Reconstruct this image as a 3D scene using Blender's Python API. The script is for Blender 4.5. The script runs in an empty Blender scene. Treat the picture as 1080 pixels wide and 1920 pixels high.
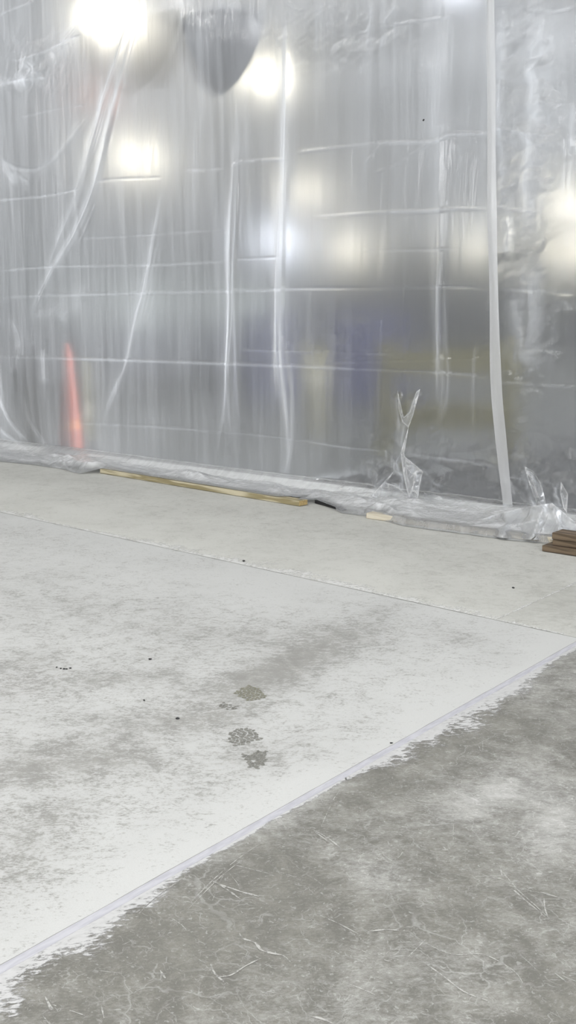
import bpy, bmesh, math, random
import numpy as np
from mathutils import Vector, Matrix

random.seed(7)
rng = np.random.default_rng(11)
scn = bpy.context.scene
COL = scn.collection

# ------------------------------------------------------------------ camera
FPX, PITCH, YAW, CAMH, CAMD = 1934.0, math.radians(10.69), math.radians(39.47), 1.35, 6.407
cam_data = bpy.data.cameras.new('camera')
cam_data.sensor_fit = 'VERTICAL'
cam_data.sensor_height = 36.0
cam_data.lens = 36.0 * FPX / 1920.0
cam_data.clip_start = 0.05
cam_data.clip_end = 200.0
cam = bpy.data.objects.new('camera', cam_data)
cam.location = (0, -CAMD, CAMH)
cam.rotation_euler = (math.pi / 2 - PITCH, 0, YAW)
COL.objects.link(cam)
scn.camera = cam

# ------------------------------------------------------------------ world, lights, exposure
world = bpy.data.worlds.new('world')
scn.world = world
world.use_nodes = True
world.node_tree.nodes['Background'].inputs['Color'].default_value = (0.75, 0.78, 0.82, 1)
world.node_tree.nodes['Background'].inputs['Strength'].default_value = 0.05

def area(loc, sx, sy, power, color, rot=(0, 0, 0)):
    l = bpy.data.lights.new('bay_or_fill_light', 'AREA')
    l.shape = 'RECTANGLE'
    l.size, l.size_y = sx, sy
    l.energy = power
    l.color = color
    o = bpy.data.objects.new('bay_or_fill_light', l)
    o.location = loc
    o.rotation_euler = rot
    COL.objects.link(o)
    return o

RY0_ = -10.0
FRONT_POWER = 31
for lx in (-10.6, -7.2, -3.8, -0.4, 3.0):
    for ly in (-3.2, -6.0, -8.8):
        area((lx, ly, 5.75), 1.2, 0.5, FRONT_POWER, (1.0, 0.985, 0.955))

for lx in (-5.0, -1.6, 1.8, 4.6):                                       # light panels added behind the camera for glints on the film
    area((lx, RY0_ + .08, 3.3), 2.0, 1.3, 72, (0.98, 0.99, 1.0), (math.radians(90), 0, 0))
for ly in (-1.6, -4.4, -7.2):  # more panels added along the right wall, again for glints
    area((5.9, ly, 3.3), 1.3, 2.0, 72, (0.98, 0.99, 1.0), (0, math.radians(90), 0))
for lx in (-12.5, -9.5, -6.5, -3.5, -0.5, 2.5):  # overhead row added above the view to backlight the film's top
    area((lx, 1.25, 5.8), 1.2, 0.5, 60, (0.96, 0.98, 1.0))
for ly in (13, 20, 27, 34, 41):                                      # fill lights added out of view, tipped up to brighten the hall roof
    area((9.5, ly, 3.2), 2.0, 1.0, 6000, (0.96, 0.975, 1.0), (0, math.radians(142), 0))

LAMP_EMIT = 26.0
scn.view_settings.view_transform = 'Standard'
scn.view_settings.look = 'None'
scn.view_settings.gamma = 1.0
scn.view_settings.exposure = 0.0
scn.view_settings.use_curve_mapping = False
scn.cycles.use_denoising = True
scn.cycles.caustics_refractive = False
scn.cycles.caustics_reflective = False
scn.cycles.max_bounces = 8
scn.cycles.sample_clamp_indirect = 6.0

# ------------------------------------------------------------------ survey of the photograph (pixel -> point in the room)
cy, sy = math.cos(YAW), math.sin(YAW)
cp, sp = math.cos(PITCH), math.sin(PITCH)
CF = np.array([-sy * cp, cy * cp, -sp])
CR = np.array([cy, sy, 0.0])
CU = np.cross(CR, CF)
CC = np.array([0.0, -CAMD, CAMH])

def ray(x, y):
    return CF + CR * (x - 540) / FPX - CU * (y - 960) / FPX

def flo(x, y, z=0.0):
    d = ray(x, y)
    return CC + d * (z - CAMH) / d[2]

def wal(x, y, Y=0.0):
    d = ray(x, y)
    return CC + d * (Y - CC[1]) / d[1]

def proj(P):
    v = np.asarray(P) - CC
    w = v @ CF
    return 540 + FPX * (v @ CR) / w, 960 - FPX * (v @ CU) / w

FILM_IOR = 1.10
def beh(x, y):
    d = ray(x, y)
    d = d / np.linalg.norm(d)
    t = np.array([d[0], 0, d[2]]) / FILM_IOR
    return wal(x, y), t + np.array([0, math.sqrt(1 - t @ t), 0])

def beh_z(x, y, z):
    o, d = beh(x, y)
    return o + d * (z - o[2]) / d[2]

def beh_y(x, y, Y):
    o, d = beh(x, y)
    return o + d * Y / d[1]

# ------------------------------------------------------------------ noise in numpy
def vnoise(u, v, seed=0):
    r = np.random.default_rng(seed)
    T = r.random((256, 256))
    u0 = np.floor(u).astype(int); v0 = np.floor(v).astype(int)
    fu = u - u0; fv = v - v0
    fu = fu * fu * (3 - 2 * fu); fv = fv * fv * (3 - 2 * fv)
    a = T[u0 & 255, v0 & 255]; b = T[(u0 + 1) & 255, v0 & 255]
    c = T[u0 & 255, (v0 + 1) & 255]; d = T[(u0 + 1) & 255, (v0 + 1) & 255]
    return (a * (1 - fu) + b * fu) * (1 - fv) + (c * (1 - fu) + d * fu) * fv

def fbm(u, v, seed=0, n=4):
    s = 0; a = .5
    for i in range(n):
        s = s + a * (vnoise(u, v, seed + i) - .5) * 2
        u = u * 2.03 + 7.1; v = v * 2.03 + 3.7; a *= .5
    return s

def sstep(a, b, x):
    t = np.clip((x - a) / (b - a), 0, 1)
    return t * t * (3 - 2 * t)

def facets(u, v, seed=0):
    """piecewise planar heights: a jittered triangulated lattice, like creased film"""
    r = np.random.default_rng(seed); T = r.random((256, 256)) - .5
    wu = u + .9 * vnoise(u * .45, v * .45, seed + 1); wv = v + .9 * vnoise(u * .45 + 9, v * .45 + 4, seed + 2)
    c, q = math.cos(.6 + seed), math.sin(.6 + seed)
    u, v = wu * c - wv * q + 60, wu * q + wv * c + 60
    u0 = np.floor(u).astype(int); v0 = np.floor(v).astype(int); fu = u - u0; fv = v - v0
    A = T[u0 & 255, v0 & 255]; B = T[(u0 + 1) & 255, v0 & 255]; C_ = T[u0 & 255, (v0 + 1) & 255]; D = T[(u0 + 1) & 255, (v0 + 1) & 255]
    return np.where(fu + fv < 1, A + (B - A) * fu + (C_ - A) * fv, D + (C_ - D) * (1 - fu) + (B - D) * (1 - fv))

def crumple(u, v, seed=0):
    s = 0; a = 1.0
    for i in range(4):
        th = 0.6 + 1.1 * i
        c, q = math.cos(th), math.sin(th)
        s = s + a * np.abs(2 * vnoise(u * c - v * q + 13 * i, u * q + v * c + 5 * i, seed + i) - 1)
        u = u * 1.8; v = v * 1.8; a *= .55
    return s / 2 - .45

# ------------------------------------------------------------------ node helpers
class NT:
    def __init__(self, name):
        self.m = bpy.data.materials.new(name)
        self.m.use_nodes = True
        self.t = self.m.node_tree
        self.t.nodes.clear()
        self.out = self.t.nodes.new('ShaderNodeOutputMaterial')
    def n(self, kind, **kw):
        nd = self.t.nodes.new(kind)
        for k, v in kw.items():
            setattr(nd, k, v)
        return nd
    def link(self, a, b):
        self.t.links.new(a, b)
    def put(self, sock, v):
        if hasattr(v, 'is_output'):
            self.link(v, sock)
        elif isinstance(v, (tuple, list)) and len(v) == 3 and sock.type == 'RGBA':
            sock.default_value = (*v, 1)
        else:
            sock.default_value = v
    def math(self, op, a, b=None, c=None, clamp=False):
        nd = self.n('ShaderNodeMath', operation=op, use_clamp=clamp)
        self.put(nd.inputs[0], a)
        if b is not None: self.put(nd.inputs[1], b)
        if c is not None: self.put(nd.inputs[2], c)
        return nd.outputs[0]
    def step(self, x, a, b, lo=0.0, hi=1.0):
        nd = self.n('ShaderNodeMapRange', interpolation_type='SMOOTHSTEP')
        self.put(nd.inputs[0], x)
        nd.inputs[1].default_value = a; nd.inputs[2].default_value = b
        nd.inputs[3].default_value = lo; nd.inputs[4].default_value = hi
        return nd.outputs[0]
    def mixc(self, f, a, b, mode='MIX'):
        nd = self.n('ShaderNodeMix', data_type='RGBA', blend_type=mode)
        self.put(nd.inputs[0], f); self.put(nd.inputs[6], a); self.put(nd.inputs[7], b)
        return nd.outputs[2]
    def noise(self, vec, scale, detail=4, rough=.55, dist=0.0):
        nd = self.n('ShaderNodeTexNoise')
        if vec is not None: self.link(vec, nd.inputs['Vector'])
        nd.inputs['Scale'].default_value = scale
        nd.inputs['Detail'].default_value = detail
        nd.inputs['Roughness'].default_value = rough
        nd.inputs['Distortion'].default_value = dist
        return nd
    def map(self, vec, scale=(1, 1, 1), rot=(0, 0, 0), loc=(0, 0, 0)):
        nd = self.n('ShaderNodeMapping')
        self.link(vec, nd.inputs[0])
        nd.inputs['Scale'].default_value = scale
        nd.inputs['Rotation'].default_value = rot
        nd.inputs['Location'].default_value = loc
        return nd.outputs[0]
    def stretch(self, vec, k, ang):
        """coordinates turned so that the noise runs along direction ang, squeezed k times across it"""
        nd = self.n('ShaderNodeMapping', vector_type='TEXTURE')
        self.link(vec, nd.inputs[0])
        nd.inputs['Rotation'].default_value = (0, 0, ang)
        nd.inputs['Scale'].default_value = (1, 1 / k, 1)
        return nd.outputs[0]
    def bsdf(self, color, rough=.6, metallic=0.0, normal=None, spec=.5):
        nd = self.n('ShaderNodeBsdfPrincipled')
        self.put(nd.inputs['Base Color'], color)
        self.put(nd.inputs['Roughness'], rough)
        nd.inputs['Metallic'].default_value = metallic
        nd.inputs['Specular IOR Level'].default_value = spec
        if normal is not None: self.link(normal, nd.inputs['Normal'])
        return nd.outputs[0]
    def bump(self, h, strength, dist):
        nd = self.n('ShaderNodeBump')
        nd.inputs['Strength'].default_value = strength
        nd.inputs['Distance'].default_value = dist
        self.link(h, nd.inputs['Height'])
        return nd.outputs[0]
    def done(self, s):
        self.link(s, self.out.inputs[0])
        return self.m

def plain(name, color, rough=.6, metallic=0.0, var=.12, scale=9.0):
    t = NT(name)
    co = t.n('ShaderNodeTexCoord').outputs['Object']
    n = t.noise(co, scale, 5).outputs[0]
    k = t.step(n, .25, .75, 1 - var, 1 + var)
    nd = t.n('ShaderNodeVectorMath', operation='SCALE')
    nd.inputs[0].default_value = color
    t.link(k, nd.inputs['Scale'])
    return t.done(t.bsdf(nd.outputs[0], rough, metallic, t.bump(n, .15, .004)))

def emitter(name, color, strength):
    t = NT(name)
    e = t.n('ShaderNodeEmission')
    e.inputs[0].default_value = (*color, 1)
    e.inputs[1].default_value = strength
    return t.done(e.outputs[0])

# ------------------------------------------------------------------ materials
def concrete(name, bare, dust, kind):
    """kind 'dusty': dust film broken by bare specks; 'bare': bare slab with dust clouds, veins and scratches."""
    t = NT(name)
    pos = t.n('ShaderNodeTexCoord').outputs['Object']
    att = t.n('ShaderNodeAttribute', attribute_name='dust').outputs['Fac']
    wn = t.noise(pos, 3.0, 3)
    warp = t.n('ShaderNodeVectorMath', operation='MULTIPLY_ADD')
    t.link(wn.outputs['Color'], warp.inputs[0]); warp.inputs[1].default_value = (.12, .12, 0); t.link(pos, warp.inputs[2])
    wp = warp.outputs[0]
    cloud = t.noise(wp, 1.7, 6, .6).outputs[0]
    mid = t.noise(wp, 9.0, 6, .65, .4).outputs[0]
    rub = t.noise(t.stretch(wp, 1.7, YAW), 26.0, 6, .7, .4).outputs[0]
    fine = t.noise(t.stretch(pos, 1.8, YAW + .1), 80.0, 5, .75).outputs[0]
    grain = t.noise(pos, 320.0, 2, .6).outputs[0]
    if kind == 'dusty':
        cen = lambda x, k: t.math('MULTIPLY', t.math('SUBTRACT', x, .5), k)
        s = t.math('ADD', cen(rub, 1.7), cen(fine, 2.4))
        s = t.math('ADD', s, cen(mid, 1.0))
        s = t.math('ADD', s, cen(cloud, .5))
        s = t.math('ADD', att, s)
        cover = t.step(s, .10, .66, .10, 1.0)
        soft = t.step(t.math('MULTIPLY_ADD', cloud, .6, t.math('MULTIPLY', att, .6)), .45, .85)
        col_b = t.mixc(t.step(mid, .35, .65), tuple(c * .9 for c in bare), tuple(c * 1.1 for c in bare))
        col_d = t.mixc(soft, tuple(c * .78 for c in dust), dust)
        col_d = t.mixc(t.step(fine, .3, .7), tuple(c * .97 for c in dust), col_d)
        col = t.mixc(cover, col_b, col_d)
        tone = t.step(grain, .2, .8, .95, 1.04)
    else:
        cen = lambda x, k: t.math('MULTIPLY', t.math('SUBTRACT', x, .5), k)
        s = t.math('ADD', cen(cloud, 1.1), cen(rub, 1.1))
        s = t.math('ADD', s, t.math('ADD', cen(mid, .9), cen(fine, .7)))
        s = t.math('ADD', s, att)
        cover = t.step(s, -.12, 1.0, 0.0, .9)
        w2n = t.noise(pos, 15.0, 3)
        wv = t.n('ShaderNodeVectorMath', operation='MULTIPLY_ADD')
        t.link(w2n.outputs['Color'], wv.inputs[0]); wv.inputs[1].default_value = (.07, .07, 0); t.link(wp, wv.inputs[2])
        wp = wv.outputs[0]
        # thin pale veins left by the grinder
        def vein(scale, w, lo, hi, seed):
            v = t.n('ShaderNodeTexVoronoi', feature='DISTANCE_TO_EDGE')
            t.link(t.map(wp, (1, 1.5, 1), (0, 0, seed), (seed, 2 * seed, 0)), v.inputs['Vector'])
            v.inputs['Scale'].default_value = scale
            line = t.step(v.outputs['Distance'], w * .3, w, 1.0, 0.0)
            gate = t.step(t.noise(t.map(pos, loc=(3 * seed, seed, 0)), scale * .7, 3).outputs[0], lo, hi)
            return t.math('MULTIPLY', line, gate)
        v1 = vein(4.6, .012, .50, .62, 1.3)
        v2 = vein(11.0, .022, .50, .66, 4.1)
        v3 = vein(24.0, .04, .52, .66, 2.2)
        v4 = vein(60.0, .06, .54, .66, 3.7)
        vs = t.math('MAXIMUM', t.math('MULTIPLY', v1, .55), t.math('MAXIMUM', t.math('MULTIPLY', v2, .55), t.math('MAXIMUM', t.math('MULTIPLY', v3, .6), t.math('MULTIPLY', v4, .6))))
        chip = t.step(t.noise(pos, 70.0, 2, .5, .6).outputs[0], .66, .71, 0, .7)
        streak = t.step(t.noise(t.stretch(wp, 3.0, YAW + .2), 40.0, 5, .75, .6).outputs[0], .54, .72, 0, .6)
        w = t.math('MAXIMUM', t.math('MAXIMUM', vs, chip), streak)
        cover = t.math('ADD', cover, t.math('MULTIPLY', w, .58), clamp=True)
        dark = t.step(t.math('MULTIPLY_ADD', mid, .6, t.math('MULTIPLY', fine, .4)), .4, .62)
        col_b = t.mixc(dark, tuple(c * .80 for c in bare), tuple(c * 1.16 for c in bare))
        col = t.mixc(cover, col_b, dust)
        tone = t.step(grain, .2, .8, .9, 1.08)
    sc = t.n('ShaderNodeVectorMath', operation='SCALE')
    t.link(col, sc.inputs[0]); t.link(tone, sc.inputs['Scale'])
    h = t.math('MULTIPLY_ADD', fine, .5, t.math('MULTIPLY', mid, .6))
    return t.done(t.bsdf(sc.outputs[0], t.step(cover, 0, 1, .5, .85), 0, t.bump(h, .25, .004), .35))

M = {}
M['slab_dusty'] = concrete('dusty_concrete', (.30, .295, .275), (.61, .615, .605), 'dusty')
M['slab_far'] = concrete('swept_concrete', (.44, .438, .40), (.65, .65, .615), 'dusty')
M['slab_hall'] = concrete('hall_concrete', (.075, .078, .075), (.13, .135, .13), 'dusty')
M['slab_bare'] = concrete('bare_concrete', (.205, .20, .178), (.57, .57, .555), 'bare')

def filler_mat():
    t = NT('joint_filler')
    pos = t.n('ShaderNodeTexCoord').outputs['Object']
    n = t.noise(t.map(pos, (5, 1, 1)), 14, 4).outputs[0]
    col = t.mixc(t.step(n, .35, .65), (.46, .46, .505), (.55, .55, .59))
    return t.done(t.bsdf(col, .6))
M['filler'] = filler_mat()
def smear_mat(name, color):
    t = NT(name)
    pos = t.n('ShaderNodeTexCoord').outputs['Object']
    e = t.n('ShaderNodeAttribute', attribute_name='edge').outputs['Fac']
    n1 = t.noise(t.stretch(pos, 2.2, YAW + .25), 34, 6, .75, .4).outputs[0]
    n2 = t.noise(t.map(pos, (1, 1, 1)), 7, 3, .6).outputs[0]
    v = t.math('ADD', t.math('MULTIPLY', t.math('SUBTRACT', n1, .5), 1.9), t.math('MULTIPLY', t.math('SUBTRACT', n2, .5), 1.5))
    k = t.step(t.math('ADD', v, t.math('MULTIPLY_ADD', e, -.75, .85)), .30, .62, 0, .88)
    col = t.mixc(t.step(n1, .35, .6), tuple(c * .86 for c in color), color)
    tr = t.n('ShaderNodeBsdfTransparent')
    mx = t.n('ShaderNodeMixShader')
    t.link(k, mx.inputs[0]); t.link(tr.outputs[0], mx.inputs[1]); t.link(t.bsdf(col, .75), mx.inputs[2])
    return t.done(mx.outputs[0])
M['smear'] = smear_mat('filler_smear', (.65, .65, .65))
M['chip'] = smear_mat('joint_chip_dust', (.80, .80, .785))
def scratch_mat():
    t = NT('scratch_dust')
    pos = t.n('ShaderNodeTexCoord').outputs['Object']
    k = t.step(t.noise(pos, 55, 4, .75).outputs[0], .32, .56, .1, .85)
    tr = t.n('ShaderNodeBsdfTransparent'); mx = t.n('ShaderNodeMixShader')
    t.link(k, mx.inputs[0]); t.link(tr.outputs[0], mx.inputs[1]); t.link(t.bsdf((.56, .555, .53), .8), mx.inputs[2])
    return t.done(mx.outputs[0])
M['scratch'] = scratch_mat()
M['tread'] = plain('tread_bare', (.22, .217, .195), .7, 0, .25, 60)
M['tread_tan'] = plain('tread_tan', (.24, .235, .18), .7, 0, .25, 60)
M['groove'] = plain('groove_dark', (.25, .245, .23), .9)
M['crumb'] = plain('crumb_black', (.02, .02, .02), .8)

def film_mat(name, base_haze, rough_t=.56, gloss=.13, tint=(.93, .94, .95), split=.5, fres=1.35):
    t = NT(name)
    pos = t.n('ShaderNodeTexCoord').outputs['Object']
    haze = t.n('ShaderNodeAttribute', attribute_name='haze').outputs['Fac']
    crk = t.n('ShaderNodeAttribute', attribute_name='crinkle').outputs['Fac']
    w1 = t.noise(t.map(pos, (9, 1, 1.1)), 2.2, 4, .55, .6).outputs[0]      # long vertical drape lines
    w2 = t.noise(t.map(pos, (24, 1, 4), (0, .5, 0)), 1.6, 5, .6, 1.2).outputs[0]      # slanting fine wrinkles
    w3 = t.noise(t.map(pos, (1, 1, 1)), 22, 4, .6, 1.4).outputs[0]          # crinkle
    h = t.math('MULTIPLY_ADD', w2, .35, w1)
    h = t.math('ADD', h, t.math('MULTIPLY', t.math('MULTIPLY', w3, crk), 1.2))
    r1 = t.noise(t.map(pos, (1, 1, 1.6), (0, .4, 0)), 17, 2, .5, .9).outputs[0]
    bp0 = t.n('ShaderNodeBump'); bp0.inputs['Strength'].default_value = .8; bp0.inputs['Distance'].default_value = .014
    t.link(t.math('MULTIPLY', r1, crk), bp0.inputs['Height'])
    bpn = t.n('ShaderNodeBump'); bpn.inputs['Strength'].default_value = .55; bpn.inputs['Distance'].default_value = .012
    t.link(h, bpn.inputs['Height']); t.link(bp0.outputs[0], bpn.inputs['Normal'])
    bp = bpn.outputs[0]
    if rough_t is None:                                                 # film lying on what it covers: no visible blur
        rf = t.n('ShaderNodeBsdfTransparent')
        rf.inputs['Color'].default_value = (*tint, 1)
    else:
        rf = t.n('ShaderNodeBsdfRefraction', distribution='GGX')
        rf.inputs['Color'].default_value = (*tint, 1)
        rf.inputs['Roughness'].default_value = rough_t
        rf.inputs['IOR'].default_value = FILM_IOR
        wide = t.n('ShaderNodeBsdfRefraction', distribution='GGX')      # the film's wide-angle scatter
        wide.inputs['Color'].default_value = (*tint, 1)
        wide.inputs['Roughness'].default_value = .95
        wide.inputs['IOR'].default_value = 1.2
        both = t.n('ShaderNodeMixShader'); both.inputs[0].default_value = .09
        t.link(rf.outputs[0], both.inputs[1]); t.link(wide.outputs[0], both.inputs[2])
        rf = both
    df = t.n('ShaderNodeBsdfDiffuse'); df.inputs[0].default_value = (.88, .89, .91, 1)
    tl = t.n('ShaderNodeBsdfTranslucent'); tl.inputs[0].default_value = (.84, .87, .91, 1)
    mx = t.n('ShaderNodeMixShader'); mx.inputs[0].default_value = split
    t.link(df.outputs[0], mx.inputs[1]); t.link(tl.outputs[0], mx.inputs[2])
    streak = t.step(t.noise(t.map(pos, (7, 1, .35)), 1.6, 4, .6, .3).outputs[0], .3, .75, -.05, .06)
    lw = t.n('ShaderNodeLayerWeight'); lw.inputs[0].default_value = .5
    cosv = t.math('MAXIMUM', t.math('SUBTRACT', 1.0, lw.outputs['Facing']), .16)
    hz = t.math('ADD', t.math('ADD', haze, base_haze), streak)
    if rough_t is not None:                                             # longer path through tilted film: milkier
        hz = t.math('DIVIDE', t.math('MULTIPLY', hz, .66), cosv)
    hz = t.math('MINIMUM', t.math('MAXIMUM', hz, 0.015), .95)
    body = t.n('ShaderNodeMixShader')
    t.link(hz, body.inputs[0]); t.link(rf.outputs[0], body.inputs[1]); t.link(mx.outputs[0], body.inputs[2])
    gl = t.n('ShaderNodeBsdfGlossy', distribution='GGX')
    gl.inputs['Color'].default_value = (1, 1, 1, 1)
    gl.inputs['Roughness'].default_value = gloss
    t.link(bp, gl.inputs['Normal'])
    fr = t.n('ShaderNodeFresnel'); fr.inputs['IOR'].default_value = 1.5
    t.link(bp, fr.inputs['Normal'])
    fin = t.n('ShaderNodeMixShader')
    t.link(t.math('MULTIPLY', fr.outputs[0], fres, clamp=True), fin.inputs[0])
    t.link(body.outputs[0], fin.inputs[1]); t.link(gl.outputs[0], fin.inputs[2])
    return t.done(fin.outputs[0])
M['film'] = film_mat('clear_poly_film', .115, split=.62, gloss=.10)
M['film_hem'] = film_mat('clear_poly_film_hem', .22, None, .14, fres=1.0, split=.12)
M['film_strip'] = film_mat('folded_poly_film', .72, split=.3)

def wood(name, light, dark, ring=26.0, rough=.7):
    t = NT(name)
    pos = t.n('ShaderNodeTexCoord').outputs['Object']
    st = t.map(pos, (.55, 9, 9))
    n = t.noise(st, 1.4, 3, .5, .8).outputs[0]
    wv = t.math('SINE', t.math('MULTIPLY', n, ring))
    g = t.noise(t.map(pos, (2, 70, 70)), 2.0, 4).outputs[0]
    k = t.math('MULTIPLY_ADD', wv, .3, t.math('MULTIPLY_ADD', g, .9, .05))
    col = t.mixc(t.step(k, .2, .85), dark, light)
    return t.done(t.bsdf(col, rough, 0, t.bump(g, .2, .003), .3))
M['pine'] = wood('pressure_treated_pine', (.66, .60, .44), (.33, .28, .16))
M['pine_end'] = plain('pine_end', (.50, .37, .17), .75, 0, .2, 60)
M['pale_pine'] = wood('pale_pine', (.72, .67, .56), (.60, .54, .43))
M['brown'] = wood('weathered_brown_wood', (.20, .15, .10), (.07, .05, .035))
M['rubber'] = plain('black_rubber', (.015, .015, .016), .7)
M['orange'] = plain('cone_orange', (.56, .10, .05), .5)
M['peach'] = plain('hoist_orange', (.85, .25, .08), .5)
M['reflect'] = plain('reflective_band', (.85, .80, .55), .4)
M['yellow'] = plain('safety_yellow', (.32, .28, .08), .5)
M['blue'] = plain('steel_blue', (.018, .026, .15), .5)
M['dark'] = plain('dark_plastic', (.012, .013, .018), .5)
M['steel'] = plain('galvanised_steel', (.45, .46, .47), .45, .6)
M['pale'] = plain('pale_tarp', (.50, .54, .51), .7)
M['navy'] = plain('dark_crate', (.04, .045, .075), .7)
M['duct'] = plain('pale_duct', (.70, .71, .71), .5)
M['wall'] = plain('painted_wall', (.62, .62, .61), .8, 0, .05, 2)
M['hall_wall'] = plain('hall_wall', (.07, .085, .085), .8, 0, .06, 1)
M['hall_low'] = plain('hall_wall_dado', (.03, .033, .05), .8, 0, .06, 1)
M['ceiling'] = plain('ceiling_deck', (.86, .87, .89), .8, 0, .05, 1)
M['lamp'] = emitter('lamp_lens_glow', (1.0, .92, .74), LAMP_EMIT)
M['lamp_cool'] = emitter('lamp_lens_cool', (.86, .9, 1.0), LAMP_EMIT)

# ------------------------------------------------------------------ object helpers
def link(name, me, mat=None, parent=None, kind=None):
    o = bpy.data.objects.new(name, me)
    COL.objects.link(o)
    if mat is not None:
        me.materials.append(mat)
    if parent is not None:
        o.parent = parent
    if kind:
        o['kind'] = kind
    return o

def tag(o, label, cat, group=None):
    o['label'] = label
    o['category'] = cat
    if group:
        o['group'] = group
    return o

def empty(name, loc, rotz=0.0):
    o = bpy.data.objects.new(name, None)
    COL.objects.link(o)
    o.location = loc
    o.rotation_euler = (0, 0, rotz)
    o.empty_display_size = .1
    return o

def bm_obj(name, bm, mat, parent=None, smooth=False, kind=None):
    me = bpy.data.meshes.new(name)
    bmesh.ops.recalc_face_normals(bm, faces=bm.faces)
    bm.to_mesh(me)
    bm.free()
    if smooth:
        me.polygons.foreach_set('use_smooth', [True] * len(me.polygons))
    return link(name, me, mat, parent, kind)

def box(bm, x0, x1, y0, y1, z0, z1, bev=0.0):
    r = bmesh.ops.create_cube(bm, size=1.0)
    vs = r['verts']
    bmesh.ops.scale(bm, vec=(x1 - x0, y1 - y0, z1 - z0), verts=vs)
    bmesh.ops.translate(bm, vec=((x0 + x1) / 2, (y0 + y1) / 2, (z0 + z1) / 2), verts=vs)
    if bev:
        es = list({e for v in vs for e in v.link_edges})
        bmesh.ops.bevel(bm, geom=es, offset=bev, segments=2, affect='EDGES', profile=.7)

def lathe(bm, prof, seg=32, cx=0.0, cy_=0.0):
    rings = []
    for r, z in prof:
        if r < 1e-5:
            rings.append([bm.verts.new((cx, cy_, z))])
        else:
            rings.append([bm.verts.new((cx + r * math.cos(2 * math.pi * i / seg), cy_ + r * math.sin(2 * math.pi * i / seg), z)) for i in range(seg)])
    for a, b in zip(rings, rings[1:]):
        for i in range(seg):
            j = (i + 1) % seg
            if len(a) == 1 and len(b) == 1: continue
            if len(a) == 1: bm.faces.new((a[0], b[i], b[j]))
            elif len(b) == 1: bm.faces.new((a[i], a[j], b[0]))
            else: bm.faces.new((a[i], a[j], b[j], b[i]))

def tube(bm, pts, r, seg=10):
    pts = [Vector(p) for p in pts]
    prev = None
    for k, p in enumerate(pts):
        d = (pts[min(k + 1, len(pts) - 1)] - pts[max(k - 1, 0)]).normalized()
        u = d.cross(Vector((0, 0, 1)))
        if u.length < 1e-3: u = Vector((1, 0, 0))
        u.normalize(); w = d.cross(u)
        ring = [bm.verts.new(p + (u * math.cos(2 * math.pi * i / seg) + w * math.sin(2 * math.pi * i / seg)) * r) for i in range(seg)]
        if prev:
            for i in range(seg):
                j = (i + 1) % seg
                bm.faces.new((prev[i], prev[j], ring[j], ring[i]))
        else:
            bm.faces.new(ring)
        prev = ring
    bm.faces.new(prev)

def grid_mesh(name, P, attrs=None, smooth=True, flip=False):
    """P: (ny, nx, 3) array of points."""
    ny, nx = P.shape[:2]
    me = bpy.data.meshes.new(name)
    idx = np.arange(ny * nx).reshape(ny, nx)
    q = np.stack([idx[:-1, :-1], idx[:-1, 1:], idx[1:, 1:], idx[1:, :-1]], -1).reshape(-1, 4)
    if flip: q = q[:, ::-1]
    nf = len(q)
    me.vertices.add(ny * nx)
    me.vertices.foreach_set('co', np.ascontiguousarray(P, dtype=np.float32).ravel())
    me.loops.add(nf * 4)
    me.loops.foreach_set('vertex_index', np.ascontiguousarray(q, dtype=np.int32).ravel())
    me.polygons.add(nf)
    me.polygons.foreach_set('loop_start', np.arange(0, nf * 4, 4, dtype=np.int32))
    me.polygons.foreach_set('use_smooth', np.full(nf, smooth))
    me.update(calc_edges=True)
    for k, v in (attrs or {}).items():
        a = me.attributes.new(k, 'FLOAT', 'POINT')
        a.data.foreach_set('value', np.ascontiguousarray(v, dtype=np.float32).ravel())
    return me

# ------------------------------------------------------------------ the building
HX0, HX1, HY1, HZ = -46.0, 12.0, 46.0, 6.0
RX0, RX1, RY0 = -14.0, 6.0, -10.0

def slab_wall(name, x0, x1, y0, y1, z0, z1, mat):
    bm = bmesh.new()
    box(bm, x0, x1, y0, y1, z0, z1)
    return bm_obj(name, bm, mat, kind='structure')

slab_wall('wall_left', RX0 - .2, RX0, RY0 - .2, .1, 0, HZ, M['wall'])
slab_wall('wall_right', RX1, RX1 + .2, RY0 - .2, .1, 0, HZ, M['wall'])
slab_wall('wall_back', RX0, RX1, RY0 - .2, RY0, 0, HZ, M['wall'])
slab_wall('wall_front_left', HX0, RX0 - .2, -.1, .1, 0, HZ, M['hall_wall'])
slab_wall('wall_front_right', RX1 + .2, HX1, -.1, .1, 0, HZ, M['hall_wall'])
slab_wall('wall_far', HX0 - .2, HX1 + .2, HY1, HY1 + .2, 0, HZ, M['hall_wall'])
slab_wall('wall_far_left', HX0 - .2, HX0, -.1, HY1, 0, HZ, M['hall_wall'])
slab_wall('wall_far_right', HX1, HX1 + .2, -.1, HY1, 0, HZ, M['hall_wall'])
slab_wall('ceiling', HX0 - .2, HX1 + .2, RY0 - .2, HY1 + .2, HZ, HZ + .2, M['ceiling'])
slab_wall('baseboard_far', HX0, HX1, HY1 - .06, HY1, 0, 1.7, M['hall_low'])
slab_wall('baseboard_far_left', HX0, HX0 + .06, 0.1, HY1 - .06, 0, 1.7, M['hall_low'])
for k in range(8):                                                     # roof beams over the hall
    y = 4.0 + 5.5 * k
    slab_wall('beam', HX0, HX1, y - .1, y + .1, HZ - .35, HZ, M['steel'])

# ---- floor: slabs between saw-cut joints
floor = slab_wall('floor', HX0 - .2, HX1 + .2, RY0 - .2, HY1 + .2, -.25, -.02, M['groove'])
XB, XC = -1.715, -2.14
def yA(x):
    return -2.180 - .0375 * (np.clip(x, -9, 2) + 6.1)

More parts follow.
